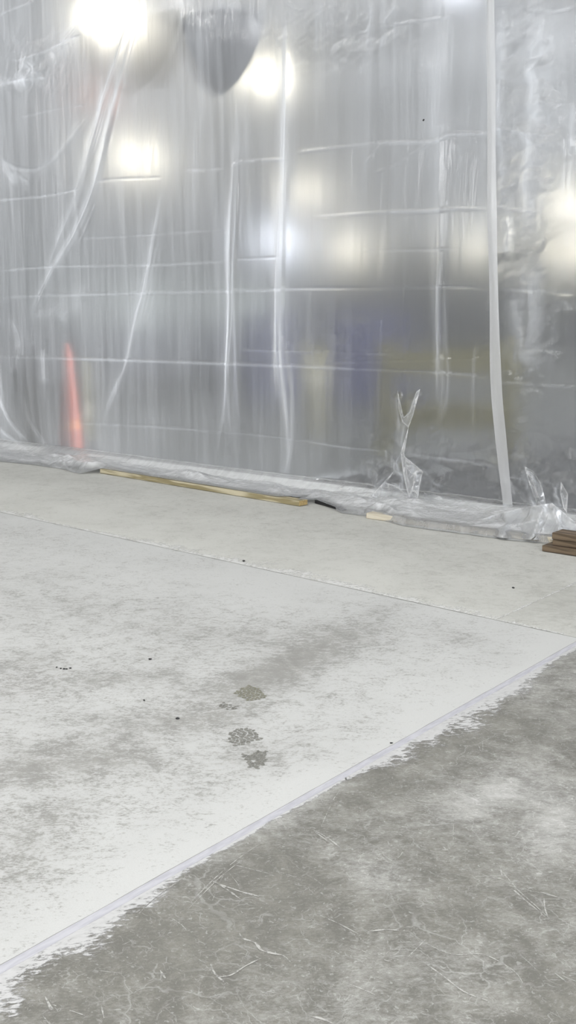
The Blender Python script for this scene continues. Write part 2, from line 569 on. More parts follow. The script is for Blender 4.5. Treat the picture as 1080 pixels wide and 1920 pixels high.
def axis(a, b, fa, fb, step, coarse):
    """fine between fa..fb, coarse outside"""
    out = []
    if a < fa: out += list(np.linspace(a, fa, max(2, int((fa - a) / coarse) + 1))[:-1])
    out += list(np.linspace(max(a, fa), min(b, fb), max(2, int((min(b, fb) - max(a, fa)) / step))))
    if b > fb: out += list(np.linspace(fb, b, max(2, int((b - fb) / coarse) + 1))[1:])
    return np.array(out)

def blobs(px, py, lst):
    s = np.zeros_like(px)
    for bx, by, rx, ry, ang, amp in lst:
        c, q = math.cos(math.radians(ang)), math.sin(math.radians(ang))
        dx, dy = px - bx, py - by
        u = (dx * c + dy * q) / rx; v = (-dx * q + dy * c) / ry
        s += amp * np.exp(-(u * u + v * v))
    return s

DUSTY = [(600, 1215, 190, 34, -27, -.34), (480, 1270, 150, 24, -18, -.30), (205, 1275, 140, 20, -3, -.33), (330, 1350, 170, 24, -5, -.24),
         (430, 1340, 80, 22, -10, -.22), (90, 1435, 170, 40, -10, -.28), (60, 1580, 140, 70, -35, -.24), (280, 1430, 200, 30, 0, -.16), (90, 1240, 120, 26, 0, -.14),
         (860, 1195, 90, 18, 12, -.2), (700, 1200, 70, 16, 10, -.10), (690, 1310, 80, 20, 0, -.12), (430, 1190, 160, 18, 0, -.12),
         (480, 1420, 40, 18, 10, -.16), (300, 1500, 160, 30, -10, -.10), (520, 1340, 90, 30, 0, .10),
         (120, 1060, 240, 30, 8, .10), (480, 1110, 260, 30, 8, .14), (100, 1370, 90, 22, 0, .12), (560, 1480, 90, 20, -25, .1)]
BARE = [(905, 1500, 110, 34, -20, .34), (700, 1640, 80, 34, 10, .30), (1040, 1560, 70, 60, -50, .36), (960, 1290, 120, 26, -10, .12), (1040, 1260, 60, 30, 0, .05),
        (600, 1600, 70, 18, 20, .14), (860, 1810, 120, 40, 0, .10), (400, 1620, 60, 16, 10, .12), (1000, 1800, 90, 60, 0, .08),
        (460, 1700, 180, 90, -30, -.16), (250, 1800, 120, 60, -30, -.14), (880, 1380, 130, 40, -30, -.18), (660, 1500, 100, 30, -30, -.18), (560, 1790, 120, 70, 0, -.12), (1060, 1890, 60, 60, 0, -.2)]  # last entry: soft corner shadow put into the dust tone
FAR = [(300, 930, 300, 24, 9, -.06), (700, 1010, 220, 20, 9, -.08), (980, 1080, 90, 26, 10, -.16), (1040, 1120, 80, 26, 10, -.16), (600, 1060, 160, 14, 10, .06), (120, 955, 120, 10, 10, .12)]

def make_slab(x0, x1, y0f, y1f, mat, dust_fn, fx, fy):
    xs = axis(x0, x1, *fx, .03, .8)
    ts = axis(0, 1, 0, 1, fy, .1)
    X = np.tile(xs, (len(ts), 1))
    Y0 = y0f(X); Y1 = y1f(X)
    Y = Y0 + (Y1 - Y0) * ts[:, None]
    P = np.stack([X, Y, np.zeros_like(X)], -1)
    v = P - CC
    w = np.maximum(v @ CF, .3)
    px = 540 + FPX * (v @ CR) / w; py = 960 - FPX * (v @ CU) / w
    me = grid_mesh('slab', P, {'dust': dust_fn(X, Y, px, py)}, smooth=False)
    # skirt down into the joint so each slab has thickness
    bm = bmesh.new(); bm.from_mesh(me)
    be = [e for e in bm.edges if e.is_boundary]
    r = bmesh.ops.extrude_edge_only(bm, edges=be)
    for q in r['geom']:
        if isinstance(q, bmesh.types.BMVert):
            q.co.z = -.02
    bm.to_mesh(me); bm.free()
    return link('slab', me, mat, floor)

G = .0015
cst = lambda v: (lambda X: np.full_like(X, v))
def d_mid(X, Y, px, py):
    near_b = np.exp(-np.maximum(XB - X, 0) / .13); near_a = np.exp(-np.maximum(yA(X) - Y, 0) / .3)
    return .56 + .38 * near_b + .22 * near_a + blobs(px, py, DUSTY) * .95 + .10 * fbm(X * 3, Y * 3, 5)
def d_bare(X, Y, px, py):
    return .10 + .55 * np.exp(-np.maximum(X - XB, 0) / .035) * (.5 + .5 * vnoise(Y * 3, X * 0, 4)) + blobs(px, py, BARE) * 1.2
def d_far(X, Y, px, py):
    return .62 + .22 * np.exp(-np.abs(Y - yA(X)) / .09) * (.4 + .8 * vnoise(X * 4, Y * 0, 9)) + blobs(px, py, FAR)
def d_farr(X, Y, px, py):
    return d_far(X, Y, px, py) - .16

make_slab(RX0, XB - .006, cst(RY0), lambda X: yA(X) - G, M['slab_dusty'], d_mid, (-9, XB), .005)
make_slab(XB + .017, RX1, cst(RY0), lambda X: yA(X) - G, M['slab_bare'], d_bare, (XB, 1.5), .005)
make_slab(HX0, XC - .0006, lambda X: yA(X) + G * .5, cst(.3), M['slab_far'], d_far, (-9.5, XC), .005)
make_slab(XC + .0006, HX1, lambda X: yA(X) + G * .5, cst(.3), M['slab_far'], d_farr, (XC, 0), .005)
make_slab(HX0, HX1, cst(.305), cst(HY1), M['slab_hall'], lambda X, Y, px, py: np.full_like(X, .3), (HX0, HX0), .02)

# joint filler strip along the long joint, and the feathered smear beside it
def ribbon(name, xs0, xs1, ys, z, mat, parent, jag=0.0, thick=.0015):
    bm = bmesh.new()
    rows = []
    for y, a, b in zip(ys, xs0, xs1):
        rows.append([bm.verts.new((a, y, z)), bm.verts.new((b, y, z)), bm.verts.new((b, y, z - thick)), bm.verts.new((a, y, z - thick))])
    for r, s in zip(rows, rows[1:]):
        for i in range(4):
            j = (i + 1) % 4
            bm.faces.new((r[i], r[j], s[j], s[i]))
    return bm_obj(name, bm, mat, parent)

ys = np.linspace(-6.2, -2.36, 420)
wob = .0018 * fbm(ys * 9, ys * 0, 21)
ribbon('joint_filler', XB - .006 + wob, XB + .019 + wob, ys, .0018, M['filler'], floor, thick=.02)
ribbon('joint_groove', XB - .0085 + 1.4 * wob, XB - .0055 + 1.4 * wob + .002 * vnoise(ys * 14, ys * 0, 3), ys, .0012, M['groove'], floor)
w_s = np.interp(ys, [-6.2, -5.3, -4.95, -4.7, -4.2, -4.0, -3.85, -3.55, -3.3, -3.0, -2.7, -2.36],
                [.09, .085, .05, .012, .010, .022, .07, .095, .09, .055, .025, .012])
us = np.linspace(0, 1, 9)
Xs = XB + .018 + (w_s * 1.6)[:, None] * us[None, :]
Ps = np.stack([Xs, np.tile(ys[:, None], (1, 9)), np.full_like(Xs, .0012)], -1)
link('filler_smear', grid_mesh('filler_smear', Ps, {'edge': np.tile(us, (len(ys), 1))}, smooth=False, flip=True), M['smear'], floor)
# chipped joint edge in front of the sheeting
xa = np.linspace(-9, -1.6, 500)
bm = bmesh.new()
rows = []
for x, k in zip(xa, vnoise(xa * 11, xa * 0, 41)):
    y = float(yA(np.array(x))); wd = .001 + .010 * max(0, k - .45)
    rows.append((bm.verts.new((x, y - wd * .6, .0008)), bm.verts.new((x, y + wd, .0008))))
for a, b in zip(rows, rows[1:]):
    bm.faces.new((a[0], b[0], b[1], a[1]))
bm_obj('joint_groove', bm, M['groove'], floor)
xx = np.linspace(-9.0, -1.8, 400)
wd = .03 + .24 * vnoise(xx * 2.2, xx * 0, 51) ** 2 * np.interp(xx, [-9, -6.2, -3.6, -2.6, -1.8], [.5, 1, 1, .5, .3])
Pc = np.stack([np.tile(xx[:, None], (1, 7)), yA(xx)[:, None] + .003 + wd[:, None] * np.linspace(0, 1, 7)[None], np.full((400, 7), .0010)], -1)
link('chipped_edge', grid_mesh('chipped_edge', Pc, {'edge': .25 + .75 * np.tile(np.linspace(0, 1, 7), (400, 1))}, smooth=False), M['chip'], floor)
yc = np.linspace(-2.3, .2, 160)
wd = .012 + .02 * vnoise(yc * 6, yc * 0, 57)
Pc = np.stack([XC + wd[:, None] * np.linspace(-.5, .5, 5)[None], np.tile(yc[:, None], (1, 5)), np.full((160, 5), .0010)], -1)
link('joint_dust', grid_mesh('joint_dust', Pc, {'edge': .35 + .6 * np.tile(np.abs(np.linspace(-1, 1, 5)), (160, 1))}, smooth=False, flip=True), M['chip'], floor)

# scratches and scuffs in the bare slab
def scratch(pts, w, gap=.25, seed=0, z=.0012, mat='scratch'):
    P = [Vector(flo(x, y)) for x, y in pts]
    Q = []
    for k in range(len(P) - 1):                                         # Catmull-Rom
        p0, p1, p2, p3 = P[max(k - 1, 0)], P[k], P[k + 1], P[min(k + 2, len(P) - 1)]
        n = max(4, int((p2 - p1).length / .008))
        for i in range(n):
            t = i / n
            Q.append(.5 * ((2 * p1) + (p2 - p0) * t + (2 * p0 - 5 * p1 + 4 * p2 - p3) * t * t + (3 * p1 - p0 - 3 * p2 + p3) * t ** 3))
    Q.append(P[-1])
    n = len(Q)
    u = np.arange(n) * .6 + seed * 17.3
    k1 = vnoise(u, u * 0, 61); k2 = vnoise(u * .35, u * 0, 62)
    bm = bmesh.new(); prev = None
    for i, q in enumerate(Q):
        d = (Q[min(i + 1, n - 1)] - Q[max(i - 1, 0)]); d.z = 0
        if d.length < 1e-6: continue
        d.normalize(); s = Vector((-d.y, d.x, 0))
        ww = w * (.35 + 1.1 * k1[i]) * min(1, 4 * (i + 1) / n, 4 * (n - i) / n)
        if k2[i] < gap:
            prev = None; continue
        a = bm.verts.new((q.x + s.x * ww, q.y + s.y * ww, z)); b = bm.verts.new((q.x - s.x * ww, q.y - s.y * ww, z))
        if prev: bm.faces.new((prev[0], a, b, prev[1]))
        prev = (a, b)
    return bm_obj('scratch_mark', bm, M[mat], floor)

SCR = [([(449, 1750), (455, 1760), (478, 1768), (490, 1782), (510, 1788), (532, 1793), (545, 1805)], .0028, 0.0),
       ([(490, 1797), (460, 1812), (430, 1830), (392, 1832)], .0022, .1), ([(395, 1808), (402, 1825), (420, 1842)], .002, .1),
       ([(345, 1706), (400, 1650), (450, 1608), (492, 1580)], .0012, .2), ([(352, 1706), (410, 1648), (455, 1612)], .0010, .25),
       ([(290, 1667), (340, 1668), (395, 1666)], .0011, .1), ([(245, 1730), (285, 1690), (345, 1645)], .0011, .2), ([(398, 1690), (412, 1655), (420, 1640)], .0009, .2),
       ([(438, 1622), (470, 1630), (510, 1640)], .0014, .2), ([(400, 1655), (430, 1665), (460, 1675), (490, 1682)], .0028, .25), ([(395, 1650), (425, 1668), (455, 1690)], .002, .25),
       ([(938, 1625), (945, 1650), (975, 1680), (1005, 1705), (1022, 1720)], .0022, .1), ([(942, 1635), (970, 1668), (1000, 1695), (1025, 1718)], .0016, .1),
       ([(1020, 1685), (1022, 1705), (1028, 1722)], .0014, .1), ([(900, 1640), (945, 1650)], .0012, .2), ([(960, 1665), (1020, 1675), (1080, 1695)], .0012, .2),
       ([(585, 1555), (615, 1572), (640, 1592)], .0022, .2), ([(590, 1560), (625, 1585)], .0014, .2), ([(600, 1555), (625, 1500), (640, 1480)], .0009, .2),
       ([(588, 1712), (630, 1730), (672, 1752)], .0012, .25), ([(765, 1745), (800, 1770), (850, 1790), (905, 1790), (950, 1812), (972, 1830), (985, 1855)], .0013, .15),
       ([(780, 1795), (830, 1830), (870, 1860), (920, 1880), (955, 1905)], .0015, .15), ([(695, 1747), (720, 1744), (748, 1745)], .0022, .1),
       ([(660, 1775), (720, 1800), (745, 1808)], .001, .25), ([(965, 1570), (980, 1555), (990, 1552)], .0016, .1), ([(848, 1500), (850, 1540), (850, 1580)], .0008, .2),
       ([(300, 1820), (310, 1835)], .002, .1), ([(85, 1870), (95, 1890), (98, 1895)], .003, .1), ([(100, 1885), (130, 1895), (160, 1905)], .0014, .2),
       ([(190, 1885), (195, 1910)], .0012, .2), ([(575, 1905), (600, 1910), (625, 1920)], .0024, .1), ([(640, 1840), (690, 1860), (740, 1885)], .0011, .3),
       ([(800, 1760), (760, 1800)], .0009, .2), ([(925, 1380), (960, 1392), (988, 1392)], .0012, .1), ([(870, 1380), (920, 1390)], .0009, .3),
       ([(960, 1295), (975, 1300), (982, 1312)], .0018, .1), ([(645, 1450), (650, 1465)], .003, .1), ([(880, 1490), (925, 1480)], .0016, .2), ([(830, 1600), (780, 1590)], .001, .3),
       ([(910, 1650), (990, 1670), (1075, 1690)], .0007, .3), ([(1040, 1825), (1062, 1842)], .0016, .1), ([(700, 1620), (745, 1610), (760, 1585)], .001, .2)]
for k, (pts, w, gap) in enumerate(SCR):
    scratch(pts, w, gap, k)
for k in range(45):                                                     # short random nicks in the bare slab
    while True:
        x, y = random.uniform(60, 1075), random.uniform(1290, 1915)
        if y > 1840 - .567 * x + 45: break
    a = random.gauss(.35, .5); L = random.uniform(12, 45)
    scratch([(x, y), (x + L * .5 * math.cos(a) + random.uniform(-3, 3), y + L * .5 * math.sin(a) * .7), (x + L * math.cos(a), y + L * math.sin(a) * .7)], random.uniform(.0005, .0010), .25, 100 + k)

# boot prints in the dust: lug cells of bare concrete
def boot_print(pts, mat, seed, cell=9.0, keep=.95, gap=.80):
    """pts: outline in the photograph; lugs are shrunken Voronoi-like cells."""
    P = np.array([flo(x, y)[:2] for x, y in pts])
    bm = bmesh.new()
    r = np.random.default_rng(seed)
    ctr = P.mean(0)
    lo, hi = P.min(0), P.max(0)
    def inside(p):
        c = False; n = len(P)
        for i in range(n):
            a, b = P[i], P[(i + 1) % n]
            if (a[1] > p[1]) != (b[1] > p[1]) and p[0] < (b[0] - a[0]) * (p[1] - a[1]) / (b[1] - a[1]) + a[0]:
                c = not c
        return c
    st = cell * .0022
    sites = []
    for i in range(-1, int((hi[0] - lo[0]) / st) + 2):
        for j in range(-1, int((hi[1] - lo[1]) / st) + 2):
            sites.append(lo + st * (np.array([i + .5 * (j % 2), j]) + r.uniform(-.46, .46, 2)))
    S = np.array(sites)
    for s in S:
        if not inside(s) or r.random() > keep: continue
        poly = [s + st * 1.2 * np.array([math.cos(a), math.sin(a)]) for a in np.linspace(0, 2 * math.pi, 20, endpoint=False)]
        for q in S:
            d = q - s
            L = math.hypot(*d)
            if L < 1e-6 or L > st * 2.6: continue
            nrm = d / L; lim = L * .5 * gap
            out = []
            for a, b in zip(poly, poly[1:] + poly[:1]):
                da, db = (a - s) @ nrm - lim, (b - s) @ nrm - lim
                if da <= 0: out.append(a)
                if da * db < 0: out.append(a + (b - a) * da / (da - db))
            poly = out
            if len(poly) < 3: break
        if len(poly) < 3: continue
        vs = [bm.verts.new((p[0], p[1], .0012)) for p in poly]
        bm.faces.new(vs)
    return bm_obj('boot_print', bm, M[mat], floor)

boot_print([(440, 1299), (455, 1290), (470, 1284), (488, 1291), (500, 1308), (485, 1312), (465, 1314), (448, 1306)], 'tread_tan', 3, 6.4, 1.0, .78)
boot_print([(428, 1378), (440, 1368), (458, 1364), (475, 1370), (487, 1379), (494, 1388), (468, 1392), (450, 1399), (438, 1398), (430, 1390)], 'tread', 5, 6.6, 1.0, .76)
boot_print([(454, 1412), (470, 1414), (482, 1408), (500, 1408), (504, 1422), (494, 1432), (486, 1444), (470, 1440), (458, 1430)], 'tread', 8, 5.6, .85, .82)
boot_print([(410, 1322), (420, 1318), (450, 1325), (440, 1331), (415, 1329)], 'tread', 9, 5.0, .85, .76)

# ------------------------------------------------------------------ the plastic sheeting
# creases and folds surveyed in the photograph: (points, half-width px, outward relief m, extra haze)
CREASE = [
    ([(20, 112), (45, 110), (90, 92), (150, 66)], 2.0, .006, .22), ([(0, 160), (30, 152), (85, 144)], 2.0, .006, .16),
    ([(0, 28), (60, 4)], 2, .004, .1), ([(40, 220), (100, 206), (160, 198)], 2, .004, .12),
    ([(0, 375), (80, 368), (150, 355)], 2.0, .005, .22), ([(180, 341), (215, 336), (300, 333)], 2.0, .004, .18),
    ([(350, 320), (420, 318)], 2.0, .005, .2), ([(435, 312), (450, 304), (480, 301), (540, 299)], 2.4, .006, .22),
    ([(560, 286), (650, 275), (720, 268), (810, 266), (850, 252), (913, 251)], 2.6, .008, .24), ([(930, 240), (960, 245), (1000, 252), (1040, 254)], 2.2, .006, .2),
    ([(700, 325), (745, 308), (775, 288), (815, 266)], 2.2, .004, .05), ([(685, 305), (715, 270)], 2, .004, .08),
    ([(585, 408), (720, 398), (800, 396), (860, 391), (913, 392)], 2.2, .006, .22), ([(930, 387), (970, 394), (1010, 397)], 2, .005, .2),
    ([(140, 448), (290, 440), (425, 430)], 1.8, .004, .16), ([(680, 470), (800, 468), (860, 466)], 1.8, .004, .14), ([(932, 465), (1000, 474)], 2, .004, .16),
    ([(0, 508), (110, 500), (300, 497), (430, 490)], 1.8, .005, .2), ([(440, 486), (535, 482)], 1.8, .004, .14),
    ([(0, 558), (130, 553), (430, 546), (545, 541), (700, 540), (860, 538), (915, 542)], 2.2, .006, .22), ([(938, 541), (1000, 546), (1080, 552)], 2.2, .006, .26),
    ([(0, 669), (200, 674), (430, 682), (535, 686), (700, 693), (815, 699), (915, 707)], 2.2, .006, .30), ([(940, 717), (1000, 723), (1080, 726)], 2.2, .006, .26),
    ([(450, 655), (560, 660), (740, 664)], 1.5, .003, .10), ([(600, 680), (915, 672)], 1.5, .003, .06),
    ([(115, 792), (200, 796), (330, 803), (530, 821), (640, 838), (750, 848)], 1.8, .005, .22), ([(760, 850), (850, 862), (930, 876)], 2.6, .008, .30), ([(940, 888), (1000, 900), (1080, 908)], 2.0, .005, .22),
    ([(430, 880), (560, 897), (620, 905), (690, 911)], 1.5, .003, .14), ([(790, 910), (930, 955)], 2.2, .006, .24),
    ([(540, 0), (560, 20), (575, 15)], 2, .004, .05), ([(715, 50), (850, 30)], 1.8, .004, .1), ([(635, 70), (690, 58)], 2, .004, .14),
    ([(180, 380), (150, 455)], 2, .004, .06), ([(990, 20), (1040, 22), (1080, 12)], 2, .004, .14),
]
FOLD = [
    # gathered, slanting folds on the left
    ([(270, 0), (252, 60), (232, 130), (205, 230), (190, 300), (170, 370), (140, 440), (100, 505), (75, 555), (58, 600)], 5, .022, .24),
    ([(252, 0), (225, 90), (190, 200), (165, 285), (145, 370), (110, 450), (85, 520)], 5, .016, .16),
    ([(244, 40), (215, 130), (180, 260), (150, 350)], 9, .012, .07),
    ([(262, 20), (240, 110), (214, 220), (196, 300)], 2.5, -.010, .0),
    ([(305, 350), (290, 440), (275, 530), (255, 600), (235, 690), (205, 760), (195, 800)], 5, .014, .20),
    ([(300, 440), (282, 540), (262, 620)], 12, .010, .07), ([(160, 560), (110, 600)], 9, .008, .1), ([(175, 530), (100, 580), (60, 592)], 8, .008, .08),
    # pleats
    ([(447, 165), (444, 300), (438, 480), (436, 600), (430, 700), (434, 780), (440, 850)], 7, .018, .16),
    ([(437, 300), (431, 480), (432, 620), (424, 760), (412, 830), (405, 870)], 4, .012, .14), ([(441, 440), (444, 600), (447, 720), (452, 800)], 3, .008, .08),
    ([(540, 0), (538, 200), (533, 400), (529, 600), (534, 700), (541, 780), (543, 840), (540, 870), (532, 893), (520, 912)], 7, .024, .30),
    ([(528, 330), (525, 420), (522, 520), (520, 640), (524, 760)], 5, .014, .14), ([(545, 640), (552, 760), (548, 850), (530, 905)], 4, .012, .14),
    ([(835, 0), (828, 150), (824, 300), (826, 480), (822, 600), (828, 690), (833, 720), (822, 790), (820, 830)], 7, .014, .12), ([(848, 20), (842, 200), (838, 320)], 9, .008, .05), ([(812, 100), (818, 260)], 9, .008, .05),
    ([(825, 500), (824, 620), (822, 680), (820, 760)], 3, .010, .14), ([(835, 520), (838, 640), (842, 720), (826, 800)], 3, .008, .1), ([(890, 640), (889, 740), (888, 810)], 2.5, .006, .08), ([(758, 480), (756, 640)], 4, .004, .05),
    ([(390, 0), (385, 160), (378, 300), (372, 460)], 18, .004, .06), ([(352, 40), (345, 200), (335, 330)], 14, .004, .04), ([(300, 60), (290, 200), (268, 330)], 20, .004, .04), ([(470, 170), (462, 300)], 10, .005, .04),
    ([(600, 0), (598, 90)], 4, .006, .05), ([(620, 10), (616, 110)], 4, .006, .05), ([(655, 0), (648, 80)], 4, .006, .05), ([(700, 0), (690, 90)], 4, .006, .04), ([(745, 10), (720, 45)], 3, .006, .1),
    # right panel: creased runs, highlights and a reflection put in as extra haze
    ([(938, 0), (941, 90), (938, 180), (940, 300), (944, 390)], 5, .012, .18), ([(1010, 0), (1018, 40), (1012, 85), (1000, 120), (998, 200), (994, 290), (990, 360), (994, 470)], 8, .016, .26),
    ([(1000, 120), (1012, 180), (1004, 260)], 4, .010, .16), ([(990, 480), (1002, 560), (1004, 640), (1000, 710)], 16, .014, .22), ([(960, 540), (975, 620), (990, 690)], 7, .010, .16), ([(945, 400), (955, 430), (948, 480)], 5, .010, .16),
    ([(1075, 190), (1070, 290)], 5, .010, .18), ([(925, 30), (928, 200)], 4, .006, .08),
    # lower left drapes
    ([(0, 735), (12, 765), (25, 792), (45, 815), (60, 830)], 5, .014, .22), ([(0, 800), (25, 820), (50, 845), (70, 858)], 5, .014, .20), ([(85, 650), (86, 690), (88, 720)], 5, .010, .16), ([(50, 740), (60, 790), (95, 840)], 4, .008, .12),
    ([(20, 590), (40, 640), (30, 700)], 6, .008, .1), ([(0, 690), (15, 770)], 5, .008, .12),
    # sagging pocket in the upper left corner
    ([(0, 290), (15, 305), (40, 316), (70, 317), (100, 300), (130, 265), (165, 215)], 7, .014, .07), ([(12, 295), (16, 320), (40, 345)], 6, .012, .10), ([(25, 320), (60, 345)], 8, .010, .08),
    ([(45, 112), (60, 130), (50, 145), (35, 160)], 9, .016, .18), ([(0, 155), (20, 150), (40, 160)], 6, .012, .10), ([(150, 60), (130, 85), (90, 105)], 8, .012, .08), ([(165, 0), (140, 50), (105, 90)], 8, .014, .10),
    ([(455, 0), (430, 12)], 4, .006, .08),
]
# crumpled spike and folds standing out of the sheet at the lower right: sharp facets
TENT = [
    ([(785, 733), (772, 775), (762, 805), (755, 840), (752, 850)], 9, .030, .26), ([(747, 735), (749, 770), (755, 795), (766, 800)], 7, .020, .16), ([(752, 850), (757, 890), (765, 925), (772, 965)], 10, .050, .30),
    ([(756, 850), (780, 870), (792, 885)], 9, .034, .20), ([(792, 884), (786, 925), (775, 970)], 9, .040, .24), ([(766, 895), (778, 880), (792, 884)], 6, .028, .22), ([(737, 886), (715, 910), (700, 925), (692, 945)], 9, .034, .20),
    ([(720, 907), (750, 912), (765, 925)], 7, .020, .14), ([(700, 930), (705, 950), (715, 955)], 7, .03, .16), ([(692, 915), (640, 915)], 14, .015, .10), ([(765, 925), (790, 955), (820, 962)], 10, .03, .16),
    ([(795, 925), (815, 930), (850, 938), (885, 945)], 6, .022, .20), ([(800, 890), (812, 905), (835, 910)], 7, .016, .14), ([(800, 940), (825, 952), (870, 955), (910, 968)], 7, .024, .20), ([(840, 945), (850, 960), (900, 965)], 6, .016, .14),
    ([(984, 878), (992, 895), (1002, 925), (1012, 955), (1020, 985)], 11, .050, .24), ([(984, 878), (1004, 888), (1016, 905), (1028, 940)], 8, .034, .18), ([(960, 850), (985, 860), (984, 880)], 12, .02, .14),
    ([(1052, 905), (1050, 925), (1053, 950)], 6, .030, .20), ([(1052, 905), (1062, 925), (1062, 960)], 6, .026, .18), ([(1005, 890), (1030, 880)], 8, .014, .08),
]
HEMRIDGE = [
    ([(60, 862), (100, 856), (125, 857), (150, 866), (190, 878), (230, 884)], 4, .018, .16), ([(95, 868), (112, 878), (128, 868), (150, 870)], 4, .02, .14), ([(112, 860), (118, 872), (145, 889)], 4, .02, .14), ([(150, 880), (170, 870), (200, 876)], 4, .015, .12),
    ([(255, 882), (300, 892), (340, 886), (370, 890), (400, 903)], 4, .020, .14), ([(330, 896), (352, 888), (362, 896)], 4, .016, .12), ([(420, 905), (470, 905), (515, 910), (540, 922), (560, 930)], 4, .014, .16), ([(500, 915), (520, 925), (560, 935)], 4, .014, .12), ([(512, 912), (530, 926)], 4, .02, .1),
    ([(560, 925), (620, 930), (680, 940), (730, 962), (750, 975)], 6, .015, .10), ([(640, 950), (690, 962), (712, 972)], 4, .014, .12), ([(695, 945), (720, 952), (735, 965), (712, 975)], 6, .02, .16), ([(745, 975), (800, 985), (860, 992), (940, 985)], 5, .014, .12),
    ([(893, 978), (930, 962), (975, 952), (1020, 945), (1035, 943), (1060, 962), (1080, 975)], 5, .014, .22), ([(1035, 943), (1022, 975), (1005, 1000), (995, 1012)], 6, .018, .16), ([(1018, 955), (1010, 985), (1018, 1000)], 5, .014, .14), ([(860, 990), (900, 992), (960, 985)], 5, .01, .1), ([(1035, 943), (1050, 985), (1060, 1000)], 6, .016, .14),
    ([(865, 990), (866, 998), (872, 1002)], 3, .012, .12), ([(720, 965), (760, 985)], 4, .014, .12),
]

def catmull(pts, step=6.0):
    P = np.array(pts, float); out = []
    for k in range(len(P) - 1):
        p0, p1, p2, p3 = P[max(k - 1, 0)], P[k], P[k + 1], P[min(k + 2, len(P) - 1)]
        n = max(2, int(np.hypot(*(p2 - p1)) / step))
        for i in range(n):
            t = i / n
            out.append(.5 * (2 * p1 + (p2 - p0) * t + (2 * p0 - 5 * p1 + 4 * p2 - p3) * t * t + (3 * p1 - p0 - 3 * p2 + p3) * t ** 3))
    out.append(P[-1])
    return np.array(out)

def polydist(px, py, pts, reach):
    """distance to a polyline and arc parameter 0..1; only near it"""
    Q = catmull(pts) if len(pts) > 2 else np.array(pts, float)
    seg = np.hypot(*(Q[1:] - Q[:-1]).T); cum = np.concatenate([[0], np.cumsum(seg)]); tot = cum[-1]
    D = np.full(px.shape, 1e9); T = np.zeros(px.shape)
    bb = (px > Q[:, 0].min() - reach) & (px < Q[:, 0].max() + reach) & (py > Q[:, 1].min() - reach) & (py < Q[:, 1].max() + reach)
    ii = np.nonzero(bb)
    if len(ii[0]) == 0: return D, T
    x, y = px[ii], py[ii]
    d = np.full(x.shape, 1e9); tt = np.zeros(x.shape)
    for k in range(len(Q) - 1):
        a, b = Q[k], Q[k + 1]; v = b - a; L2 = v @ v + 1e-9
        t = np.clip(((x - a[0]) * v[0] + (y - a[1]) * v[1]) / L2, 0, 1)
        e = np.hypot(x - a[0] - t * v[0], y - a[1] - t * v[1])
        m = e < d
        d[m] = e[m]; tt[m] = (cum[k] + t[m] * seg[k]) / tot
    D[ii] = d; T[ii] = tt
    return D, T

# hem lying on the floor: columns across the photograph -> front edge and height profile
#  px, front pixel y on the floor (or None: resting on the board), heights at 0,.2,.4,.6,.8,1 of the way out
HEM = [
    (-400, 812, (.10, .04, .02, .02, .02, .002)), (0, 866, (.10, .04, .02, .025, .035, .002)), (60, 872, (.10, .04, .03, .045, .03, .002)), (115, 880, (.10, .05, .06, .09, .05, .002)),
    (148, 889, (.10, .04, .05, .08, .085, .002)), (190, 'b', (.10, .03, .03, .055, .07, .046)), (260, 'b', (.10, .02, .02, .04, .055, .044)), (345, 'b', (.10, .02, .04, .085, .06, .044)),
    (390, 'b', (.10, .02, .03, .05, .05, .044)), (480, 'b', (.10, .02, .03, .045, .048, .044)), (520, 'b', (.10, .02, .05, .05, .048, .044)), (555, 'b', (.10, .03, .03, .04, .046, .044)),
    (572, 940, (.10, .03, .03, .04, .045, .03)), (592, 944, (.10, .04, .03, .035, .04, .030)), (640, 963, (.10, .05, .05, .06, .05, .004)), (690, 969, (.12, .08, .10, .08, .06, .004)), (720, 977, (.15, .10, .12, .08, .06, .003)),
    (760, 988, (.12, .08, .06, .06, .058, .003)), (850, 1000, (.10, .06, .05, .05, .057, .003)), (910, 1008, (.10, .07, .07, .08, .06, .003)), (960, 1015, (.10, .07, .07, .07, .06, .003)),
    (1035, 1021, (.10, .08, .08, .07, .06, .003)), (1080, 1026, (.10, .07, .07, .06, .06, .003)), (1300, 1060, (.10, .05, .04, .04, .05, .003)),
]
BOARD_A, BOARD_B = np.array([-6.969, -.525]), np.array([-4.62, -.672])
def board_y(x):
    return BOARD_A[1] + (x - BOARD_A[0]) * (BOARD_B[1] - BOARD_A[1]) / (BOARD_B[0] - BOARD_A[0])
hx, hy, hz = [], [], []
for px, fy, zz in HEM:
    if fy == 'b':
        a = np.array(flo(px, 900)); k = 0
        x = a[0]
        for _ in range(12):                                             # where the pixel column meets the board's front
            y = board_y(x); d = ray(px, 900)[:2]; x = CC[0] + d[0] * (y - CC[1]) / d[1]
        yf = board_y(x) + .012
    else:
        q = flo(px, fy); x, yf = q[0], q[1]
    hx.append(x); hy.append(yf); hz.append(zz)
order = np.argsort(hx); hx = np.array(hx)[order]; hy = np.array(hy)[order]; hz = np.array(hz)[order]

